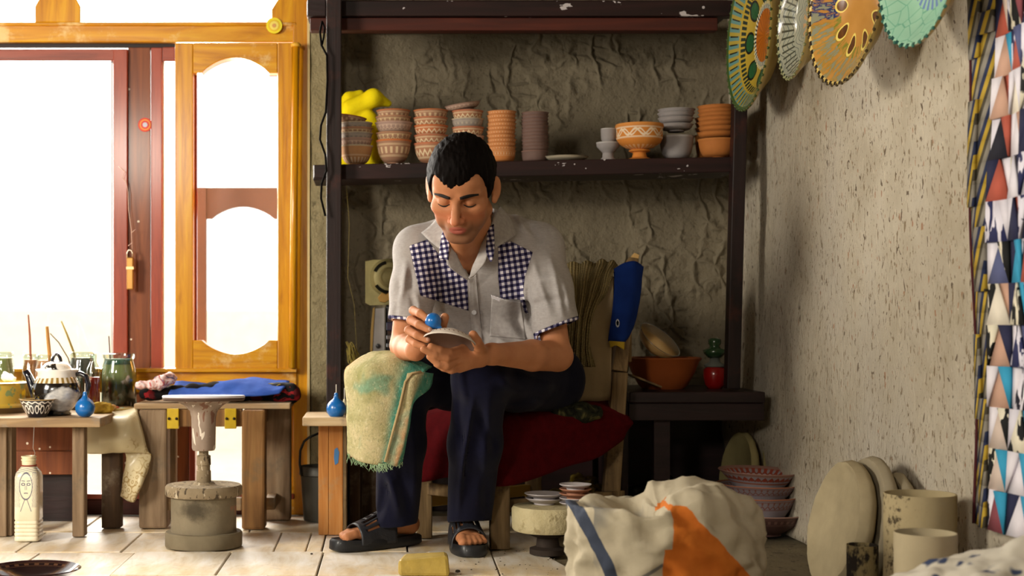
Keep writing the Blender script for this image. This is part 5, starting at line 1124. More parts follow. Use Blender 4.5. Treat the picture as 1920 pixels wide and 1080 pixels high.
for i in range(46):
    q = FP(random.choice([random.uniform(830, 1040), random.uniform(930, 1050)]), random.uniform(1030, 1078)); s = random.uniform(.001, .0028)
    b = MB(); b.lathe([(0, 0), (s, s*.3), (s*.8, s), (0, s*1.2)], 6, Matrix.Translation((q[0], q[1], 0)), wob=.2)
    if i == 0: deb = b
    else: deb.add(b.v, b.f)
tag(deb.build('debris', flat('grey_crumbs', '6f6656', .9)), 'loose clay crumbs scattered around the man\'s left sandal', 'debris', kind='stuff')
for n_, lab, (px, py), s in (('stone', 'tiny stone on the tiles right of the wheel', (584, 1040), .004), ('stone', 'small dark stone on the tiles right of the yellow block', (858, 1074), .007)):
    q = FP(px, py); b = MB(); b.lathe([(0, 0), (s, s*.3), (s*.8, s), (0, s*1.2)], 8, Matrix.Translation((q[0], q[1], 0)), wob=.1); tag(b.build(n_, flat('dark_stone', '4a4238', .9)), lab, 'stone')
# ------------------------------------------------------------------ old speaker chassis and metal device behind the man's shoulder
t = thing('crate', (P(700, 0, 4.75)[0], 4.76, 0), 'dark crate on the floor behind the towel, carrying the old metal device', 'crate')
part('side', M_['dark_leg'], t, lambda b: b.box((P(655, 0, 4.68)[0], 4.68, 0), (P(770, 0, 4.68)[0], 4.70, .42)), bevel=.003)
part('side', M_['dark_leg'], t, lambda b: b.box((P(655, 0, 4.68)[0], 4.86, 0), (P(770, 0, 4.68)[0], 4.88, .42)), bevel=.003)
part('lid', M_['dark_leg'], t, lambda b: b.box((P(650, 0, 4.68)[0], 4.67, .421), (P(775, 0, 4.68)[0], 4.89, .44)), bevel=.003)
Yv = 4.70; t = thing('metal_device', (P(728, 0, Yv)[0], Yv, .44), 'old silver and black metal device standing behind the man\'s right elbow', 'device')
part('side_panel', flat('brushed_silver', 'b4b4b4', .35, .5, .4, 0, .2, 20), t, lambda b: b.prism([(697, 690), (700, 620), (703, 578), (722, 576), (722, 690)], Yv-.01, .06), bevel=.003)
part('edge_strip', flat('cream_edge', 'c8a864', .5), t, lambda b: b.prism([(693, 690), (695, 620), (699, 578), (703, 576), (700, 620), (697, 690)], Yv-.014, .05), bevel=.001)
part('casing', flat('black_gloss', '15161c', .2, .6, 0, .5), t, lambda b: b.pbox(723, 572, 765, 690, Yv, .10), bevel=.006)
for i, yy in enumerate((604, 628, 643, 658)):
    part('slat', flat('chrome_slat', '8a8c92', .25, .6, .8) if i else flat('dark_gloss_bar', '2a3048', .15, .6), t, lambda b: b.pbox(724, yy, 752, yy+(9 if i else 16), Yv-.012, .012), bevel=.003)
part('knob', flat('dark_knob', '3a3a3c', .3, .5, .5), t, lambda b: b.lathe([(0, 0), (4.5*Yv/F, 0), (4.5*Yv/F, .008), (0, .010)], 18, Matrix.Translation(Vector(P(709, 649, Yv-.01)))@Matrix.Rotation(PI/2, 4, 'X')), smooth=True, angle=40)
Yq = 4.78; kq = Yq/F; t = thing('speaker_frame', P(722, 572, Yq), 'dusty yellowish loudspeaker chassis leaning behind the man\'s right shoulder', 'speaker')
M_['dusty'] = flat('dusty_yellow_steel', '8f8558', .6, .4, .3, 0, .25, 24, .3)
Mq = Matrix.Translation(Vector(P(729, 520, Yq)))@Matrix.Rotation(PI/2, 4, 'X')
def plate_(b):
    o_ = [(685, 490), (700, 487), (750, 487), (766, 492), (768, 560), (762, 570), (694, 573), (685, 568)]
    b.prism(o_, Yq+.035, .006)
part('mounting_plate', M_['dusty'], t, plate_, bevel=.001)
part('basket', M_['dusty'], t, lambda b: b.lathe([(36*kq, -.034), (36*kq, -.026), (28*kq, .006), (22*kq, .010), (17*kq, .010)], 48, Mq, cap=False), smooth=True, angle=35)
part('magnet', M_['dusty'], t, lambda b: b.lathe([(0, .0), (19*kq, 0), (19*kq, .03), (15*kq, .036), (12*kq, .034), (9*kq, .037), (0, .038)], 40, Mq), smooth=True, angle=35)
def vent(a0, a1, r0=25, r1=31):
    def f(b):
        n = 8; vs = []
        for i in range(n+1):
            a = a0+(a1-a0)*i/n
            for rr in (r0, r1):
                z = .004+( .018-.006)*0 + (.0195 - .0008*(rr)) * .9
                q = Mq@Vector((rr*kq*math.cos(a), rr*kq*math.sin(a), .028-.00085*rr)); vs.append(q)
        vs2 = [v+Vector((0, -.004, 0)) for v in vs]; m = len(vs); b.add(vs+vs2, [(2*i, 2*i+1, 2*i+3, 2*i+2) for i in range(n)]+[(m+2*i, m+2*i+2, m+2*i+3, m+2*i+1) for i in range(n)])
    return f
M_['hole'] = flat('dark_opening', '14120c', .9, .1)
part('opening', M_['hole'], t, vent(1.75, 2.75))
part('opening', M_['hole'], t, vent(3.7, 5.0))
part('terminal', flat('brass_terminal', 'b08a4a', .4, .5, .6), t, lambda b: b.prism([(708, 558), (716, 548), (724, 552), (732, 546), (734, 560), (722, 568), (712, 566)], Yq-.02, .012), bevel=.002)
b = MB()
for i in range(26):
    x0 = random.uniform(648, 664); y0 = random.uniform(640, 660); b.tube([P(x0, y0, 4.72), P(x0+random.uniform(0, 14), y0+20, 4.72+random.uniform(-.02, .02)), P(x0+random.uniform(2, 26), y0+random.uniform(36, 50), 4.72)], .0014, 4)
o = b.build('dry_grass', flat('straw', '9a8a44', .8)); tag(o, 'dry grass bundle poking up behind the towel', 'grass', kind='stuff')
t = thing('ledge_box', (P(662, 0, 4.75)[0], 4.76, 0), 'low wooden box holding the dry grass behind the towel', 'box')
part('body', M_['dark_leg'], t, lambda b: b.box((P(644, 0, 4.66)[0], 4.60, 0), (P(680, 0, 4.66)[0], 4.66, .50)), bevel=.003)
# ------------------------------------------------------------------ chair
A_ = np.array([.155, 4.37]); B_ = np.array([.365, 4.165]); Cc = np.array([.765, 4.42]); D_ = np.array([.52, 4.68])
t = chair = thing('chair', ((A_+Cc)[0]/2, (A_+Cc)[1]/2, 0), 'worn wooden chair under the man, its seat draped in dark red velvet', 'chair')
ZH = .375
def lg(p, top, w=.05, lean=(0, 0)): return lambda b: b.beam((p[0], p[1], 0), (p[0]+lean[0], p[1]+lean[1], top), w, w)
part('leg', M_['chair_wood'], t, lg(A_, ZH, .046), bevel=.004)
part('leg', M_['chair_wood'], t, lg(B_, ZH, .056), bevel=.004)
part('leg', M_['chair_wood'], t, lambda b: b.beam((Cc[0]-.045, Cc[1], 0), (Cc[0]-.01, Cc[1], .5), .052, .05, w2=.046), bevel=.004)
part('back_post', M_['chair_wood'], t, lambda b: b.beam((Cc[0]-.012, Cc[1], .5), P(1186, 486, 4.50), .046, .045, w2=.032), bevel=.004)
part('leg', M_['chair_wood'], t, lg(D_, .5, .05), bevel=.004)
part('back_post', M_['chair_wood'], t, lambda b: b.beam((D_[0], D_[1], .5), (D_[0]+.04, D_[1]+.06, .80), .046, .045), bevel=.004)
def rail(p, q, z, h=.035, w=.022): return lambda b: b.beam((p[0], p[1], z), (q[0], q[1], z), h if False else w, h, up=(0, 0, 1))
part('stretcher', flat('yellow_wood', 'b08c3c', .6), t, rail(A_, D_, .11), bevel=.002)
part('stretcher', M_['chair_wood'], t, rail(A_, B_, .15), bevel=.002)
part('stretcher', M_['chair_wood'], t, rail(B_, Cc, .12), bevel=.002)
part('seat', M_['chair_wood'], t, lambda b: b.add([(p[0], p[1], z) for z in (ZH-.02, ZH) for p in (A_+[-.02, 0], B_+[0, -.03], Cc, D_)], [(0, 3, 2, 1), (4, 5, 6, 7), (0, 1, 5, 4), (1, 2, 6, 5), (2, 3, 7, 6), (3, 0, 4, 7)]), bevel=.003)
part('back_board', M_['chair_wood'], t, lambda b: b.beam((D_[0]+.02, D_[1]+.04, .66), (Cc[0]+.03, Cc[1]+.03, .66), .015, .26, up=(0, 0, 1)), bevel=.003)
part('post_tip', flat('pale_broken_wood', 'c9a468', .7), t, lambda b: b.beam(P(1184, 499, 4.50), P(1192, 478, 4.51), .026, .03, w2=.018), bevel=.002)
# dark red velvet over the seat
g = G('dark_red_velvet', .9, .05); v = g.co(); n = g.noise(v, 40, 4, .6); g.col(g.mix(n, '2c0407', '560c11')); g.b.inputs['Sheen Weight'].default_value = .15; g.b.inputs['Sheen Tint'].default_value = hx('b03038'); g.bump(g.noise(v, 60, 3), .3, .003); M_['velvet'] = g.mat
o = cloth('seat_cloth', [
 [(776, 905, 4.305), (800, 903, 4.27), (850, 895, 4.20), (925, 912, 4.10), (985, 903, 4.12), (1060, 876, 4.20), (1120, 858, 4.27), (1168, 824, 4.36)],
 [(774, 850, 4.31), (800, 850, 4.28), (850, 845, 4.20), (925, 850, 4.105), (985, 852, 4.13), (1060, 836, 4.21), (1120, 822, 4.28), (1182, 800, 4.37)],
 [(776, 795, 4.32), (800, 792, 4.28), (850, 790, 4.21), (925, 790, 4.12), (985, 794, 4.14), (1060, 790, 4.22), (1120, 782, 4.29), (1186, 792, 4.38)],
 [(790, 776, 4.36), (820, 772, 4.32), (860, 770, 4.26), (925, 770, 4.18), (990, 774, 4.20), (1060, 772, 4.28), (1120, 764, 4.34), (1172, 778, 4.42)],
 [(850, 762, 4.46), (870, 762, 4.44), (900, 762, 4.40), (940, 762, 4.34), (1000, 762, 4.36), (1060, 758, 4.42), (1110, 748, 4.47), (1145, 748, 4.50)],
 [(920, 755, 4.60), (940, 755, 4.58), (960, 755, 4.54), (990, 755, 4.50), (1020, 750, 4.50), (1060, 742, 4.54), (1080, 730, 4.58), (1100, 722, 4.60)]], M_['velvet'], None, 7, .006, 14, .006)
tag(o, 'dark red velvet cloth draped over the chair seat and hanging in front', 'cloth')
g = G('dark_floral_cushion', .85, .1); v = g.co(); g.col(g.ramp(g.noise(v, 26, 3, .6, 1), [(.4, '14140f'), (.55, '2b2c1e'), (.66, '5a5430')])); lump('seat_cushion', [P(1045, 778, 4.26), P(1090, 776, 4.27), P(1118, 772, 4.28)], [.026, .03, .02], g.mat, 'small dark patterned cushion beside the man on the chair', 'cushion', .008, 20, .004)
# cloths over the chair back
g = G('royal_blue_flag_cloth', .8, .1); v = g.co(); g.col(g.mix(g.noise(v, 18, 4), '0b1c54', '1a3a88')); M_['flagblue'] = g.mat
Yc = 4.44
o = cloth('blue_cover', [[(1150, 505, Yc-.03), (1168, 494, Yc-.02), (1190, 490, Yc-.015), (1206, 500, Yc+.01)],
 [(1152, 540, Yc-.045), (1160, 540, Yc-.05), (1185, 540, Yc-.045), (1201, 540, Yc)],
 [(1147, 590, Yc-.045), (1156, 590, Yc-.05), (1178, 592, Yc-.045), (1194, 590, Yc)],
 [(1140, 640, Yc-.04), (1150, 640, Yc-.045), (1170, 642, Yc-.04), (1186, 616, Yc)]], M_['flagblue'], None, 7, .003, 14, .004)
tag(o, 'royal blue cloth hanging over the right post of the chair back', 'cloth')
o2 = cloth('yellow_hem', [[(1142, 639, Yc-.045), (1156, 640, Yc-.05), (1171, 641, Yc-.048)], [(1144, 652, Yc-.045), (1156, 648, Yc-.05), (1170, 656, Yc-.048)]], flat('yellow_hem_cloth', 'b89a28', .8), o, 5, .001, 14, .003)
b = MB(); b.lathe([(3.6*Yc/F, 0), (5*Yc/F, .001), (6*Yc/F, 0)], 20, Matrix.Translation(Vector(P(1158, 606, Yc-.056)))@Matrix.Rotation(PI/2, 4, 'X')@Matrix.Diagonal((.6, 1.3, 1, 1))); b.build('printed_letter', flat('pale_print', 'b8bcc8', .6), o)
g = G('faded_beige_cloth', .85, .1); v = g.co(); X, Y, Z = g.sep(v); g.col(g.mix(g.noise(v, 7, 4, .6), '8a7454', 'bca988')).bump(g.noise(v, 10, 4), .4, .01)
o = cloth('beige_cover', [[(1070, 520, 4.47), (1100, 510, 4.45), (1130, 508, 4.43), (1152, 520, 4.41)],
 [(1066, 600, 4.44), (1095, 590, 4.43), (1125, 570, 4.42), (1150, 550, 4.40)],
 [(1066, 680, 4.42), (1095, 680, 4.42), (1125, 670, 4.41), (1146, 660, 4.40)],
 [(1062, 760, 4.44), (1092, 752, 4.42), (1122, 752, 4.42), (1146, 750, 4.41)]], g.mat, None, 8, .008, 9, .004)
tag(o, 'faded beige cloth covering the inside of the chair back', 'cloth')
g = G('khaki_ribbed_knit', .95, .05); v = g.co('UV'); X, Y, Z = g.sep(v); rib = g.ab(g.sin(X*95)); br = g.ab(g.sin(Y*150+g.sin(X*95)*.6)); nn = g.noise(g.co(), 30, 3)
g.col(g.mix(g.mx(rib*.8, nn), '4e4228', 'a8966a')).bump(rib*1.0+br*.35, .9, .008); M_['knit'] = g.mat
o = cloth('knitted_jumper', [
 [(1020, 512, 4.55), (1060, 502, 4.53), (1100, 496, 4.51), (1135, 494, 4.50), (1158, 500, 4.48)],
 [(1022, 500, 4.48), (1062, 500, 4.45), (1100, 500, 4.42), (1130, 505, 4.40), (1148, 510, 4.38)],
 [(1030, 560, 4.40), (1064, 552, 4.39), (1092, 548, 4.38), (1116, 545, 4.37), (1138, 548, 4.37)],
 [(1040, 620, 4.38), (1064, 615, 4.37), (1084, 606, 4.36), (1100, 594, 4.36), (1116, 585, 4.37)],
 [(1046, 670, 4.38), (1062, 668, 4.37), (1080, 660, 4.36), (1094, 648, 4.36), (1106, 640, 4.37)],
 [(1048, 705, 4.385), (1060, 690, 4.38), (1076, 690, 4.37), (1096, 688, 4.37), (1118, 688, 4.38)]], M_['knit'], None, 9, .008, 10, .008,
 disp=lambda u, v: .005*math.sin(u*34))
tag(o, 'khaki ribbed knitted jumper slung over the chair back', 'jumper')
# ------------------------------------------------------------------ the man
hipR, hipL = P(932, 712, 4.33), P(1028, 712, 4.33)
kneeR, kneeL = P(757, 712, 3.98), P(900, 708, 3.90)
ankR, ankL = P(752, 975, 4.15), P(876, 978, 4.10)
shR, shL = P(784, 470, 4.02), P(1010, 466, 4.03)
elR, elL = P(755, 648, 3.99), P(1046, 668, 3.95)
wrR, wrL = P(779, 657, 3.77), P(922, 664, 3.75)
nkB = P(884, 430, 3.97); headC = P(866, 352, 3.76)
person = thing('person', (P(900, 0, 4.1)[0], 4.15, 0), 'seated man in a grey shirt with gingham panels and navy trousers, decorating a small dish', 'person')
# ---- head frame: face turned down and slightly to the left of the picture
pit, yaw, rol = math.radians(31), math.radians(-13), math.radians(2)
Rh = np.array((Matrix.Rotation(yaw, 3, 'Z')@Matrix.Rotation(rol, 3, 'Y')@Matrix.Rotation(pit, 3, 'X')))  # columns: right, back(+y), up
HS = 1.08
def Hd(x, f, z):                                       # head coordinates: x to picture right, f forward (out of the face), z up
    return headC+Rh@(np.array([x, -f, z])*HS)
def Hv(v): return (v-headC)@Rh/HS*np.array([1, -1, 1])  # back again, returns x, f, z
SB = SDF(P(690, 720, 4.0)-np.array([0, .55, .05]), (P(1110, 400, 4.5)+np.array([0, 0, .25])), .0029)
# arms
def arm(S, g=0, k=.02):
    S.chain([shR, shR*.45+elR*.55, elR], [.052+g, .041+g, .034+g], k); S.chain([shL, shL*.45+elL*.55, elL], [.052+g, .041+g, .037+g], k)
def torso(S, g=0, k=.045):
    S.chain([P(955, 700, 4.34), P(925, 600, 4.22), P(905, 500, 4.10)], [.105+g, .10+g, .095+g], k)
    S.chain([P(905, 690, 4.33), P(868, 590, 4.19), P(845, 490, 4.07)], [.085+g, .088+g, .085+g], k)
    S.chain([P(1005, 690, 4.34), P(975, 590, 4.21), P(955, 490, 4.08)], [.085+g, .09+g, .088+g], k)
    S.chain([shR, P(890, 448, 4.05), shL], [.050+g, .058+g, .052+g], k*.7)
    S.chain([P(830, 452, 4.03), nkB+[0, .03, .0], P(960, 448, 4.04)], [.045+g, .060+g, .046+g], .03)
torso(SB); arm(SB)
SB.chain([elR, elR*.62+wrR*.38, wrR], [.034, .036, .0245], .012); SB.chain([elL, elL*.6+wrL*.4, wrL], [.042, .041, .027], .012)
# neck and head
SB.chain([nkB+[0, .035, -.03], headC+Rh@np.array([0, .035, -.055])], [.066, .056], .03)
SB.cone(P(868, 470, 3.98), Hd(0, .03, -.075), .045, .03, .03)
SB.ell(Hd(0, -.008, .028), np.array([.074, .096, .088])*HS, Rh, .02)      # skull
SB.ell(Hd(0, .020, -.025), np.array([.0625, .073, .088])*HS, Rh, .02)      # face mass
SB.ell(Hd(0, .064, .045), np.array([.056, .028, .036])*HS, Rh, .02)       # forehead
SB.ell(Hd(0, .058, -.098), np.array([.029, .024, .020])*HS, Rh, .024)     # chin
for sx in (-1, 1):
    SB.cone(Hd(sx*.055, .0, -.058), Hd(sx*.018, .060, -.099), .018, .0145, .022)   # jaw
    SB.ell(Hd(sx*.043, .058, -.022), np.array([.024, .020, .018])*HS, Rh, .02)    # cheekbone
    SB.cone(Hd(sx*.014, .086, .020), Hd(sx*.050, .066, .019), .0085, .008, .012)  # brow ridge
    SB.ell(Hd(sx*.031, .086, .001), np.array([.021, .015, .0135])*HS, Rh, .009, 'sub')   # eye socket
    SB.ell(Hd(sx*.031, .0685, .000), np.array([.0165, .0160, .0145])*HS, Rh, .004)      # closed lids over the eyeball
    SB.ell(Hd(sx*.043, .050, -.055), np.array([.015, .020, .022])*HS, Rh, .016)
SB.chain([Hd(0, .086, .010), Hd(0, .101, -.018), Hd(0, .111, -.036)], [.0085, .0095, .0125], .008)  # nose
for sx in (-1, 1): SB.ell(Hd(sx*.0125, .099, -.0395), np.array([.0085, .0105, .0078])*HS, Rh, .006)
for sx in (-1, 1): SB.ell(Hd(sx*.0075, .1015, -.0480), np.array([.0036, .0048, .0032])*HS, Rh, .003, 'sub')
SB.ell(Hd(0, .074, -.066), np.array([.028, .020, .020])*HS, Rh, .012)     # mouth mound
SB.cone(Hd(-.017, .084, -.0655), Hd(.017, .084, -.0655), .0042, .0042, .004); SB.ell(Hd(0, .0895, -.0635), np.array([.013, .0055, .0042])*HS, Rh, .004)
SB.ell(Hd(0, .0865, -.0745), np.array([.017, .0075, .0060])*HS, Rh, .004)
SB.ell(Hd(0, .0945, -.0690), np.array([.021, .0045, .0014])*HS, Rh, .0025, 'sub')
for sx in (-1, 1):                                     # ears
    Re = Rh@np.array(Matrix.Rotation(sx*-.35, 3, 'Z'))
    SB.ell(Hd(sx*.082, -.008, -.004), np.array([.0085, .020, .032])*HS, Re, .006)
    SB.ell(Hd(sx*.089, -.002, .002), np.array([.0050, .011, .019])*HS, Re, .005, 'sub')
    SB.ell(Hd(sx*.079, .004, -.028), np.array([.0065, .009, .011])*HS, Re, .006)
# hands
def finger(S, pts, r=.0102):
    S.chain([P(*q) for q in pts], [r*1.12, r*1.05, r*.98, r*.86][:len(pts)], .0035)
# right hand, pinching the bulb
mcp = [(799, 606, 3.765), (795, 620, 3.765), (792, 633, 3.765), (789, 645, 3.77)]
SB.cone(wrR, P(790, 628, 3.775), .024, .026, .012)
for q in mcp: SB.cone(wrR, P(*q), .020, .0125, .012)
finger(SB, [mcp[0], (775, 582, 3.715), (788, 588, 3.672), (803, 599, 3.655)], .0108)
finger(SB, [mcp[1], (770, 600, 3.705), (786, 609, 3.662), (804, 618, 3.645)], .0108)
finger(SB, [mcp[2], (766, 619, 3.705), (783, 629, 3.668), (801, 637, 3.66)], .0105)
finger(SB, [mcp[3], (767, 636, 3.715), (780, 645, 3.685), (795, 650, 3.675)], .0095)
SB.cone(wrR, P(812, 634, 3.735), .020, .015, .01); SB.chain([P(812, 634, 3.735), P(827, 618, 3.70), P(834, 595, 3.675)], [.0145, .0125, .0115], .004)
# left hand under the dish
pm = P(884, 669, 3.71)
SB.cone(wrL, pm, .026, .023, .015)
lm = [(868, 654, 3.70), (862, 666, 3.685), (858, 677, 3.68), (862, 690, 3.69)]
for q in lm: SB.cone(P(900, 672, 3.725), P(*q), .020, .0128, .008)
finger(SB, [lm[0], (843, 661, 3.655), (824, 656, 3.640), (808, 649, 3.632)], .0100)
finger(SB, [lm[1], (838, 672, 3.645), (815, 665, 3.635), (794, 655, 3.630)], .0100)
finger(SB, [lm[2], (838, 686, 3.650), (822, 683, 3.645), (805, 669, 3.640)], .0094)
finger(SB, [lm[3], (846, 694, 3.665), (832, 690, 3.66), (818, 683, 3.655)], .0092)
SB.cone(P(903, 662, 3.72), P(898, 650, 3.68), .018, .0145, .01); SB.chain([P(898, 650, 3.68), P(894, 640, 3.655), P(887, 628, 3.645)], [.0145, .0128, .0118], .004)
# feet, on their own grid
SF = SDF((P(640, 0, 4.1)[0]-.1, 3.86, .0), (P(960, 0, 4.1)[0], 4.36, .24), .0029)
def floorP(px, py): return FP(px, py)
heelR, toeR = FP(788, 1018), FP(622, 1034); heelL, toeL = FP(862, 1019), FP(888, 1047)
def foot(S, heel, toe, big, shin):
    d = (toe-heel); L = np.linalg.norm(d); d = d/L; s = np.array([-d[1], d[0], 0])*big
    def q(t, l, z): return heel+d*L*t+s*l+np.array([0, 0, z])
    S.cone(q(.22, 0, .095), shin, .030, .036, .015); S.cone(q(.13, 0, .062), q(.22, 0, .095), .026, .029, .015)
    S.cone(q(.13, 0, .058), q(.40, .004, .058), .027, .025, .02); S.cone(q(.22, .002, .088), q(.66, .010, .052), .026, .017, .02)
    S.cone(q(.40, -.008, .050), q(.70, -.022, .044), .023, .014, .02); S.cone(q(.5, .012, .05), q(.72, .024, .046), .02, .016, .02)
    for l0, l1, t0, t1, r in [(.024, .025, .80, .885, .0135), (.006, .007, .81, .885, .0098), (-.008, -.009, .80, .865, .0094), (-.021, -.024, .78, .84, .0092), (-.033, -.038, .75, .80, .0088)]:
        S.chain([q(.68, l0*.8, .044), q(t0, l0, .047), q(t1, l1, .040)], [r*1.1, r*.95, r*1.03], .005)
foot(SF, heelR, toeR, 1, P(748, 950, 4.20)); foot(SF, heelL, toeL, -1, P(874, 950, 4.16))
def lips(v):
    h = Hv(v); return np.where(h[:, 1] > .07, np.minimum(((h[:, 0]/.0215)**2+((h[:, 2]+.0690)/.0105)**2), 4), 4)
def beard(v):
    h = Hv(v); a = np.clip((-.040-h[:, 2])/.03, 0, 1)*np.clip((h[:, 1]-.005)/.03, 0, 1); far = np.linalg.norm(v-headC, axis=1) < .17; return a*far
def nails(v):
    d = np.full(len(v), 9.0)
    for q, dd in [((803, 599, 3.655), (.4, -1, .2)), ((804, 618, 3.645), (.4, -1, .2)), ((801, 637, 3.66), (.3, -1, .2))]:
        c = P(*q)+np.array(dd)*.0085; d = np.minimum(d, np.linalg.norm(v-c, axis=1)/.0062)
    return d
def ruddy(v):
    h = Hv(v); return np.exp(-((h[:, 2]+.038)/.017)**2)*(np.abs(h[:, 1]-.09) < .05)*(np.linalg.norm(v-headC, axis=1) < .16)
g = G('skin', .6, .25); v = g.co(); n = g.noise(v, 26, 4, .6)
cc = g.mix(n, 'a96c47', 'c2865e'); cc = g.mix(g.attr('ruddy')*.28, cc, 'c0583f'); cc = g.mix(g.attr('beard')*.62, cc, '5e4638'); cc = g.mix(g.sm(g.attr('lips'), 1.15, .8)*.7, cc, 'a04a42'); cc = g.mix(g.sm(g.attr('nails'), 1.1, .9)*.8, cc, 'dcae98')
cc = g.mix((g.sm(g.noise(v, 12, 3), .5, .7))*.25, cc, '9a5a3c')
g.col(cc).bump(g.noise(v, 90, 4, .6), .18, .002); g.b.inputs['Subsurface Weight'].default_value = .08; g.b.inputs['Subsurface Radius'].default_value = (.02, .008, .005); g.b.inputs['Subsurface Scale'].default_value = .5
M_['skin'] = g.mat
body = sdf_obj('body', [SB, SF], M_['skin'], person, {'lips': lips, 'beard': beard, 'nails': nails, 'ruddy': ruddy})
# lids: the lower edge of the lowered upper lid, brows
M_['brow'] = flat('black_hair', '120c0a', .6, .3)
def on_face(x, z, off=.001):                           # walk back onto the face surface
    f = .14
    while f > .02 and SB.at(Hd(x, f, z)) > 0: f -= .0006
    return Hd(x, f+off, z)
for sx in (-1, 1):
    b = MB(); xs = np.linspace(.0165, .0455, 12); pts = [on_face(sx*x, -.0062-.0040*math.sin((x-.0165)/.029*PI), .0006) for x in xs]
    b.tube(pts, [.0009+.0013*math.sin(PI*(i+.5)/12) for i in range(12)], 6); b.build('eyelash_line', M_['brow'], person, smooth=True)
    b = MB(); xs = np.linspace(.0120, .0530, 14)
    for row in range(3):
        pts = [on_face(sx*x, .0178+.0050*math.sin((x-.009)/.044*PI*.75)-(x-.012)*.06+(row-1)*.0020*(1-abs((x-.03)/.03)*.5), .0004) for x in xs]
        b.tube(pts, [.0015+.0016*math.sin(PI*min(1, (i+2.5)/14)) for i in range(14)], 6)
    b.build('eyebrow', M_['brow'], person, smooth=True)
# ---- hair
SH = SDF(headC-.15, headC+.16, .0032)
SH.ell(Hd(0, -.012, .032), np.array([.0835, .104, .0985])*HS, Rh, .0); SH.ell(Hd(-.004, .035, .070), np.array([.058, .058, .052])*HS, Rh, .02)
X, Y, Z = SH.grid(); X, Y, Z = [np.broadcast_to(q, SH.F.shape) for q in (X, Y, Z)]
q = np.stack([X-headC[0], Y-headC[1], Z-headC[2]], -1)@Rh/HS; hx_, hf, hz = q[..., 0], -q[..., 1], q[..., 2]
line = np.interp(hf, [-.12, -.06, -.03, -.004, .012, .026, .036, .050, .062, .072, .085, .1], [-.075, -.062, -.03, -.012, -.022, -.016, .020, .046, .058, .056, .050, .048])
line = line-.016*np.exp(-((hx_+.006)/.020)**2)*(hf > .05)+.010*np.exp(-((np.abs(hx_)-.045)/.014)**2)*(hf > .04)
SH.F = smax(SH.F, ((line-hz)*.9*HS).astype(np.float32), .006)
del X, Y, Z, q, hx_, hf, hz, line
g = G('short_black_hair', .7, .06); v = g.co('Object'); st = g.noise(g.vs(v, (60, 9, 9)), 3.0, 4, .6, .3); g.col(g.mix(st, '040303', '120c0a')).bump(st, .6, .003); 
hair = sdf_obj('hair', [SH], g.mat, person, relax=1)
nv = len(hair.data.vertices); co = np.empty(nv*3, np.float32); hair.data.vertices.foreach_get('co', co); co = co.reshape(-1, 3)
no = np.empty(nv*3, np.float32); hair.data.vertices.foreach_get('normal', no); no = no.reshape(-1, 3)
dd = np.array([MN.fractal(Vector((p[0]*130, p[1]*30, p[2]*45)), 1, 2, 3) for p in co]); co += no*(dd*.0028)[:, None]; hair.data.vertices.foreach_set('co', co.ravel()); hair.data.update()
# ---- shirt: torso and sleeves grown by the cloth, folded, hollowed and cut
SS = SDF(P(715, 700, 4.0)-np.array([0, .22, .0]), P(1110, 385, 4.5)+np.array([0, .12, 0]), .0040)
torso(SS, .014, .05)
cuR, cuL = P(766, 612, 3.97), P(1043, 614, 3.965)
SS.chain([shR+[0, 0, .004], shR*.5+cuR*.5, cuR+(cuR-shR)*.12], [.064, .060, .060], .03)
SS.chain([shL+[0, 0, .004], shL*.5+cuL*.5, cuL+(cuL-shL)*.12], [.066, .065, .066], .03)
SS.chain([P(900, 655, 4.12), P(1000, 655, 4.12)], [.085, .08], .05)
X, Y, Z = SS.grid()
X3, Y3, Z3 = [np.broadcast_to(q, SS.F.shape).astype(np.float32) for q in (X, Y, Z)]
px_ = VX+X3*F/Y3; py_ = HY-(Z3-EYE)*F/Y3
def fold(x0, y0, x1, y1, w, amp):                       # a soft crease running between two places on the cloth
    dx, dy = x1-x0, y1-y0; L = math.hypot(dx, dy); t = ((px_-x0)*dx+(py_-y0)*dy)/(L*L); d = ((px_-x0)*dy-(py_-y0)*dx)/L
    d = d+5*np.sin(t*3.3+x0); e = np.exp(-(d/w)**2)*np.clip(t*4, 0, 1)*np.clip((1-t)*4, 0, 1); return amp*1.9*e
rel = np.zeros_like(px_)
for f_ in [(1000, 470, 1030, 600, 7, .006), (1022, 470, 1062, 600, 6, .006), (1040, 500, 1072, 590, 6, .005), (985, 520, 1000, 610, 6, -.006), (990, 580, 1060, 560, 8, -.005),
           (758, 480, 748, 590, 6, .006), (774, 500, 776, 600, 7, -.006), (764, 540, 790, 590, 6, .005), (745, 520, 742, 600, 5, -.004),
           (968, 560, 985, 640, 7, -.007), (880, 600, 960, 650, 8, .006), (930, 640, 1010, 655, 8, .006), (940, 590, 1000, 640, 7, -.005), (900, 560, 905, 650, 6, -.004), (820, 590, 880, 640, 9, .006), (960, 400, 1000, 440, 6, .005), (985, 425, 1020, 450, 5, -.004), (800, 430, 840, 450, 6, .003), (1010, 530, 1050, 515, 9, .004)]:
    rel += fold(*f_)
outer = SS.F-rel.astype(np.float32)
th = .012
front = Y3 < 4.05
neck = np.sqrt((X3-(nkB[0]-.004))**2+(Y3-(nkB[1]+.012))**2)-.066          # neck hole
neck = np.maximum(neck, (EYE+(600-470)*4/F)-Z3)
vw = np.interp(py_, [380, 420, 470, 516, 520], [.062, .058, .030, .0, -.02]).astype(np.float32)*0+np.interp(py_, [380, 430, 516, 524], [44, 40, 1, -8]).astype(np.float32)
wedge = (np.abs(px_-(880-(516-py_)*.02))-vw)*.00145; wedge = np.maximum(wedge, Y3-4.02)
shell = np.maximum(outer, -(outer+th)); shell = np.maximum(shell, -neck); shell = np.maximum(shell, -wedge)
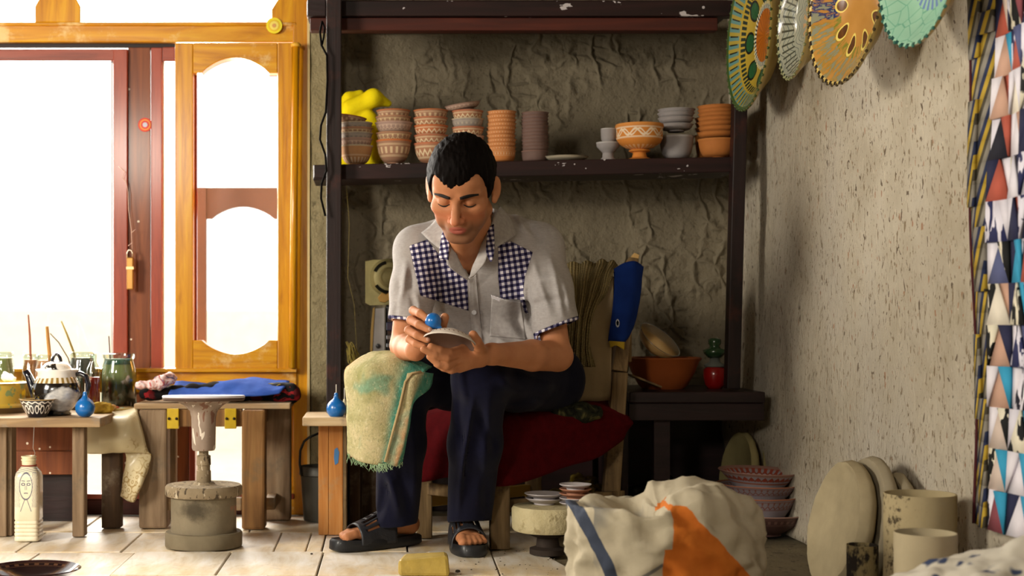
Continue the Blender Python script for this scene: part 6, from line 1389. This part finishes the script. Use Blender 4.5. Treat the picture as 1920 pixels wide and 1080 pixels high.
def halfspace(p, n): n = np.array(n)/np.linalg.norm(n); return (X3-p[0])*n[0]+(Y3-p[1])*n[1]+(Z3-p[2])*n[2]
# cuffs: cut each sleeve square to the arm, and the hem
dR = P(768, 606, 3.97); nR = np.array([-.2, -.1, -.97]); cR = halfspace(dR, nR); cR = np.where((px_ < 812) & (py_ > 540), cR, -1)
sepR = np.sqrt((X3-cuR[0])**2+(Y3-cuR[1])**2)-.075; cR = np.where(sepR < 0, cR, -1)
dL = P(1048, 614, 3.97); nL = np.array([.36, -.1, -.92]); cL = halfspace(dL, nL); sepL = np.sqrt((X3-cuL[0])**2+(Y3-cuL[1])**2)-.085; cL = np.where((sepL < 0) & (px_ > 1008), cL, -1)
shell = np.maximum(shell, cR); shell = np.maximum(shell, cL)
shell = np.maximum(shell, (EYE+(600-672)*4.0/F)-Z3)
OUT = SDF(SS.lo, SS.lo+.01, SS.h); OUT.n = SS.n; OUT.F = outer.astype(np.float32); OUT.lo = SS.lo
SS.F = shell.astype(np.float32)
del X3, Y3, Z3, px_, py_, rel, neck, vw, wedge, cR, cL, sepR, sepL, outer, shell, front
pan1 = poly_sd([(767, 461), (801, 449), (824, 478), (850, 500), (876, 524), (879, 583), (788, 554), (776, 500)])
pan2 = poly_sd([(934, 461), (957, 452), (999, 473), (984, 520), (981, 548), (991, 590), (984, 586), (975, 562), (938, 560), (934, 519)])
def gmask(v):
    px = VX+v[:, 0]*F/v[:, 1]; py = HY-(v[:, 2]-EYE)*F/v[:, 1]; d = np.minimum(pan1(px, py), pan2(px, py))
    cf = np.full(len(v), 50.0)
    for c, n_, sh_ in ((dR, nR, 0), (dL, nL, 0)):
        n = np.array(n_)/np.linalg.norm(n_); near = np.hypot(v[:, 0]-c[0], v[:, 1]-c[1]) < .09
        cf = np.where(near, np.minimum(cf, (-(v-c)@n-.009)*700), cf)
    return np.where(v[:, 1] > 4.16, 50, np.minimum(d, cf))
def yoke(v):
    px = VX+v[:, 0]*F/v[:, 1]; py = HY-(v[:, 2]-EYE)*F/v[:, 1]; return np.abs((py-448)-np.where(px < 880, (801-px)*.33, (px-957)*.48))+np.where(v[:, 1] > 4.2, 50, 0)
def gingham(g, v, sc=.0158):
    X, Y, Z = g.sep(v); a = (g.fr((X*.98+Z*.16)/sc+40) < .5); b_ = (g.fr((Z*.98-X*.16)/sc+40) < .5)
    s = a+b_; wv = g.noise(v, 220, 2)
    return g.ramp(s*.5+wv*.0, [(0, 'e4e0e8'), (.4, '5c5878'), (.9, '1a1638')], 'CONSTANT')
g = G('grey_linen_gingham_panels', .85, .15); v = g.co(); n = g.noise(v, 90, 3, .6); wvx = g.noise(g.vs(v, (1, 1, 8)), 60, 2, .6)
base = g.mix(n*.5+wvx*.5, '827d7b', 'bab5b3'); base = g.mix(g.sm(g.noise(v, 7, 3), .45, .65)*.3, base, '9b938c')
cc = g.mix(g.attr('gingham') < 0.0, base, gingham(g, v)); cc = g.mix(g.sm(g.ab(g.attr('gingham')), 1.1, .5)*.35, cc, '4c4745')
g.col(cc).bump(n, .25, .002); M_['shirt'] = g.mat
shirt = sdf_obj('shirt', [SS], M_['shirt'], person, {'gingham': gmask}, relax=2)
# pieces sewn to the shirt follow its surface
def patch(name, quad, mat, parent=shirt, n=12, off=.003, lift=None, th=.0035):
    q = np.array(quad, float); pts = []
    for i in range(n+1):
        row = []
        for j in range(n+1):
            u, w_ = j/n, i/n; p = (q[0]*(1-u)+q[1]*u)*(1-w_)+(q[3]*(1-u)+q[2]*u)*w_
            h = OUT.hit(p[0], p[1]); Y = h[1] if h is not None else 4.02
            Y -= off+(lift(u, w_) if lift else 0); row.append(P(p[0], p[1], Y))
        pts.append(row)
    A = np.array(pts)
    for _ in range(2): A[1:-1, 1:-1, 1] = (A[1:-1, 1:-1, 1]*2+A[:-2, 1:-1, 1]+A[2:, 1:-1, 1]+A[1:-1, :-2, 1]+A[1:-1, 2:, 1])/6
    return cloth(name, A.tolist(), mat, parent, 2, 0, 1, th, world=True)
g = G('grey_linen', .85, .15); v = g.co(); n = g.noise(v, 90, 3); g.col(g.mix(n, '908b89', 'bdb8b6')).bump(n, .25, .002); M_['linen'] = g.mat
g = G('gingham_strip', .85, .15); g.col(gingham(g, g.co(), .0135)); M_['ging'] = g.mat
def strip_cloth(name, ctrl, mat, th=.003, n=5): return cloth(name, ctrl, mat, shirt, n, .0012, 20, th)
strip_cloth('collar', [[(821, 408, 3.985), (836, 420, 3.935), (838, 434, 3.905)], [(806, 424, 3.965), (822, 434, 3.925), (832, 444, 3.895)], [(790, 437, 3.955), (806, 452, 3.915), (828, 470, 3.89)]], M_['linen'])
strip_cloth('collar', [[(938, 388, 3.99), (926, 406, 3.94), (918, 432, 3.90)], [(956, 408, 3.985), (944, 428, 3.935), (926, 452, 3.895)], [(968, 440, 3.965), (950, 452, 3.92), (928, 466, 3.89)]], M_['linen'])
strip_cloth('collar_lining', [[(832, 424, 3.905), (842, 440, 3.885)], [(826, 456, 3.893), (842, 462, 3.876)], [(823, 484, 3.895), (840, 488, 3.882)]], M_['ging'], .003, 6)
strip_cloth('collar_lining', [[(914, 428, 3.90), (926, 420, 3.905)], [(912, 458, 3.882), (927, 456, 3.888)], [(912, 474, 3.885), (926, 478, 3.888)], [(918, 490, 3.89), (922, 491, 3.89)]], M_['ging'], .003, 6)
strip_cloth('lapel', [[(842, 444, 3.888), (848, 440, 3.905)], [(838, 478, 3.885), (856, 476, 3.900)], [(842, 500, 3.89), (870, 506, 3.912)], [(872, 522, 3.925), (880, 524, 3.927)]], M_['linen'], .003, 6)
strip_cloth('lapel', [[(910, 436, 3.905), (914, 440, 3.892)], [(897, 476, 3.905), (914, 474, 3.885)], [(886, 500, 3.915), (908, 494, 3.893)], [(880, 522, 3.925), (888, 518, 3.922)]], M_['linen'], .003, 6)
patch('placket', [(878, 520), (892, 512), (905, 650), (886, 650)], M_['linen'], off=.0025)
patch('pocket', [(922, 558), (976, 566), (986, 636), (918, 630)], M_['linen'], off=.003, lift=lambda u, w_: .008*math.sin(PI*u)*(1-w_)*.9)
patch('pocket_trim', [(921, 553), (945, 561), (944, 568), (922, 559)], flat('white_trim', 'e8e4ea', .7), off=.008)
h = OUT.hit(888.5, 586); bq = Matrix.Translation(Vector(h+[0, -.008, 0]))@Matrix.Rotation(PI/2, 4, 'X')
b = MB(); b.lathe([(0, 0), (.0068, 0), (.0072, .0015), (.006, .003), (.003, .0022), (0, .002)], 20, bq); b.build('button', flat('pearl_button', 'd8dade', .25, .6), shirt, smooth=True)
# ---- trousers
ST = SDF((kneeR[0]-.16, 3.72, .05), (hipL[0]+.17, 4.56, .64), .0045)
ST.chain([hipR, hipR*.5+kneeR*.5, kneeR], [.098, .084, .070], .03); ST.chain([hipL, hipL*.5+kneeL*.5, kneeL], [.102, .090, .073], .03)
ST.cone(hipR, hipL, .10, .10, .04); ST.cone(P(980, 690, 4.40), P(1000, 712, 4.36), .12, .12, .03)
hemL = P(880, 975, 4.14)
hemR = P(744, 972, 4.18)
ST.chain([kneeR, kneeR*.55+hemR*.45, hemR], [.070, .068, .062], .03)
ST.chain([kneeL, kneeL*.55+hemL*.45, hemL], [.073, .072, .064], .03)
X, Y, Z = ST.grid(); X3, Y3, Z3 = [np.broadcast_to(q, ST.F.shape).astype(np.float32) for q in (X, Y, Z)]
px_ = VX+X3*F/Y3; py_ = HY-(Z3-EYE)*F/Y3; rel = np.zeros_like(px_)
for f_ in [(885, 730, 862, 980, 5, .008), (915, 720, 900, 960, 9, .006), (868, 720, 862, 850, 7, -.006), (900, 760, 925, 860, 9, -.006), (930, 700, 1010, 760, 10, .006), (880, 800, 850, 950, 8, .005), (905, 850, 915, 975, 8, -.005),
           (860, 680, 880, 760, 7, .006), (775, 760, 772, 960, 8, .006), (725, 880, 745, 975, 8, .008), (720, 890, 712, 980, 7, -.006), (755, 850, 762, 975, 8, -.005), (940, 760, 1030, 740, 9, -.006), (960, 700, 1050, 720, 10, .006)]:
    rel += fold(*f_)
outer = ST.F-rel.astype(np.float32)
sh_ = np.maximum(outer, -(outer+.013)); sh_ = np.where(Z3 > .35, outer, sh_)
def hemcut(c, n): n = np.array(n, float)/np.linalg.norm(n); return (X3-c[0])*n[0]+(Y3-c[1])*n[1]+(Z3-c[2])*n[2]
cut = np.where(px_ < 812, hemcut(P(744, 984, 4.18), (.12, .0, -1)), hemcut(P(880, 978, 4.14), (0.05, -.15, -1)))
ST.F = np.maximum(sh_, np.where(Z3 < .3, cut, -1)).astype(np.float32)
del X3, Y3, Z3, px_, py_, rel, outer, sh_, cut
g = G('navy_trousers', .85, .12); v = g.co(); n = g.noise(v, 120, 3, .6); g.col(g.mix(n, '07081a', '10112a')).bump(n, .2, .002); g.b.inputs['Sheen Weight'].default_value = .05
sdf_obj('trousers', [ST], g.mat, person, relax=2)
# ---- sandals
M_['rubber'] = flat('black_rubber_sole', '17181c', .45, .4, 0, .1, .2, 30, .3)
g = G('scuffed_black_strap', .42, .5); v = g.co(); n = g.noise(v, 160, 3); g.col(g.mix(g.noise(v, 14, 3), '15161b', '2b2d34')).bump(n, .5, .002); M_['strap'] = g.mat
def sandal(heel, toe, wd, side, arcs, slots):
    heel, toe = np.array(heel), np.array(toe); d = toe-heel; L = np.linalg.norm(d[:2]); d = d/np.linalg.norm(d); s = np.array([-d[1], d[0], 0])
    root = thing('sandal', (heel+toe)/2*[1, 1, 0], None, None); root.parent = person; root.location = tuple(np.array(root['_o'])-np.array(person['_o']))
    out = []
    for i in range(40):
        a = 2*PI*i/40; t = .5-.5*math.cos(a); w_ = wd*(.66+.34*min(1, t*1.5))*(1 if .0 < t < 1 else 1)
        out.append((t*L, math.copysign(abs(math.sin(a))**.55, math.sin(a))*w_))
    def loop(z, k, lift=0): return [heel*[1, 1, 0]+d*[1, 1, 0]*(L/2+(x-L/2)*k)+s*y*k+np.array([0, 0, z+lift*(x/L)**3]) for x, y in out]
    b = MB(); rings = [loop(0.001, .95), loop(.006, 1.0), loop(.024, .99, .004), loop(.029, .955, .006), loop(.027, .90, .004)]
    vs = [p for r in rings for p in r]; b.add(vs, [(k*40+i, k*40+(i+1) % 40, (k+1)*40+(i+1) % 40, (k+1)*40+i) for k in range(4) for i in range(40)]+[tuple(range(40))[::-1], tuple(160+i for i in range(40))])
    b.build('sole', M_['rubber'], root, smooth=True, angle=50)
    rows = []
    for t, hh in arcs:
        row = []
        for k in range(13):
            a = PI*k/12; row.append((heel+d*L*t)*[1, 1, 0]+s*math.cos(a)*wd*.93*(.93 if t < .6 else 1)+np.array([0, 0, .016+hh*math.sin(a)**.75]))
        rows.append(row)
    o = cloth('strap', rows, M_['strap'], root, 4, 0, 1, .0035, world=True, drop=lambda u, v: slots(u, v))
    return root
def slot(u, v):
    for c in (.18, .28, .38, .62, .72, .82):
        if abs(u-c) < .026 and .25 < v < .8: return True
    for c in (.46, .54):
        for r in (.2, .36, .52, .68):
            if abs(u-c) < .02 and abs(v-r) < .045: return True
    return False
sandal(heelR, toeR, .052, 1, [(.36, .100), (.46, .090), (.56, .078), (.66, .066), (.76, .056)], slot)
sandal(heelL, toeL, .054, 1, [(.34, .100), (.44, .092), (.54, .080), (.64, .068), (.74, .057)], slot)
# ------------------------------------------------------------------ held things and the towel
syringe(812, 602, 3.655, 15.5, 'blue rubber bulb pinched in the man\'s right hand above the dish', axis=(.62, -.25, -.62), pin=5, nk=.92)
n_ = Vector((-.17, -.36, -.93)).normalized(); c = P(843, 641, 3.665)
g = G('white_slip_brown_strokes', .6, .3); v = g.co(); X, Y, Z = g.sep(v); n = g.noise(v, 30, 3); r_ = g.m('SQRT', X*X+Y*Y); a = g.m('ARCTAN2', Y, X)
cc = g.mix(n, 'b9aca0', 'e2d8cc'); st = (g.ab(g.sin(a*16+r_*300)) < .35)*(r_ > .045)*(r_ < .060)*(g.sm(a, .2, .4))*(g.sm(a, 2.6, 2.2)); cc = g.mix(st, cc, '6a4434'); g.col(cc)
kd = 3.665/F
t = thing('dish', c, 'small white dish held upside down in the man\'s left hand, brown strokes painted on it', 'dish')
o = MB(); o.lathe([(.0685, 0), (.0690, .001), (.068, .004), (.058, -.012), (.042, -.021), (.028, -.0245), (.026, -.028), (.020, -.028), (.019, -.024), (0, -.024)], 56, None, cap=False)
ou = o.build('outside', g.mat, t, (0, 0, 0), smooth=True, angle=50); ou.location = (0, 0, 0)
o = MB(); o.lathe([(.068, .0038), (.064, .0030), (.056, -.007), (.040, -.0165), (.02, -.020), (0, -.0205)], 56, None, cap=False); ou = o.build('inside', flat('brown_grey_clay_inside', '6a5248', .7), t, (0, 0, 0), smooth=True); ou.location = (0, 0, 0)
t.rotation_euler = n_.to_track_quat('Z', 'Y').to_euler()
g = G('worn_green_terry_towel', .95, .05); v = g.co(); X, Y, Z = g.sep(v); n = g.noise(v, 5, 4, .6, .4); uv = g.sep(g.co('UV'))
cc = g.ramp(n, [(.3, '8d8c5a'), (.45, 'b5ab80'), (.55, 'c2b48c'), (.66, 'b98a62')])
gr_ = g.mx(g.sm(uv[0]+g.noise(v, 6, 3)*.5, .78, 1.0), g.sm(g.noise(v, 9, 2), .58, .68)*.6); cc = g.mix(gr_, cc, g.mix(g.noise(v, 60, 3), '1f6a5c', '6fae96')); cc = g.mix(g.sm(g.noise(v, 130, 3, .6), .5, .68)*.35, cc, '6d7450')
cc = g.mix(g.sm(g.noise(v, 100, 2), .58, .7)*.3, cc, 'ddd4b4'); g.col(cc).bump(g.noise(v, 150, 4, .7), .9, .004); M_['towel'] = g.mat
o = cloth('towel', [
 [(760, 662, 4.16), (780, 665, 4.14), (800, 672, 4.12), (812, 690, 4.09)],
 [(706, 662, 4.06), (742, 658, 4.04), (780, 664, 4.02), (810, 690, 4.00)],
 [(664, 678, 4.00), (706, 672, 3.93), (758, 678, 3.895), (800, 694, 3.90)],
 [(645, 694, 3.98), (690, 700, 3.885), (744, 706, 3.868), (774, 722, 3.868)],
 [(648, 745, 3.97), (692, 750, 3.885), (738, 752, 3.865), (770, 756, 3.87)],
 [(649, 800, 3.97), (690, 806, 3.90), (730, 812, 3.875), (765, 806, 3.88)],
 [(649, 852, 3.97), (684, 866, 3.91), (716, 872, 3.885), (752, 862, 3.90)]], M_['towel'], None, 10, .006, 12, .006, disp=lambda u, v: .008*math.sin(u*9+v*2)*v)
tag(o, 'worn green and cream terry towel draped over the man\'s right knee', 'towel')
o2 = cloth('fold', [
 [(764, 700, 3.862), (790, 698, 3.86), (812, 700, 3.90)],
 [(760, 716, 3.852), (778, 716, 3.85), (806, 728, 3.89)],
 [(750, 760, 3.848), (768, 762, 3.845), (776, 756, 3.85)],
 [(736, 812, 3.855), (758, 816, 3.85), (766, 808, 3.86)],
 [(722, 866, 3.866), (742, 874, 3.862), (752, 862, 3.87)]], M_['towel'], o, 8, .003, 12, .005)
b = MB()
for (x, y, Y) in [(764, 700, 3.858), (760, 716, 3.848), (750, 760, 3.843), (736, 812, 3.85), (722, 866, 3.86)]: pass
b.tube([P(*q) for q in [(790, 697, 3.856), (772, 700, 3.85), (760, 716, 3.845), (750, 760, 3.84), (736, 812, 3.846), (722, 866, 3.858)]], .0035, 8); b.build('hem', flat('towel_hem', 'b09a70', .9), o, smooth=True)
b = MB()
for i in range(70):
    u = random.random(); x = 650+u*104; y = np.interp(x, [650, 684, 716, 752], [853, 867, 873, 864]); Y = np.interp(x, [650, 684, 716, 752], [3.968, 3.91, 3.884, 3.90])
    b.tube([P(x, y-3, Y), P(x+random.uniform(-3, 4), y+4, Y), P(x+random.uniform(-5, 8), y+random.uniform(6, 15), Y)], [.0013, .001, .0006], 4)
tag(b.build('fringe', flat('towel_fringe', '9cb890', .9), o), kind='stuff')
for o in bpy.data.objects:
    if '_o' in o: del o['_o']
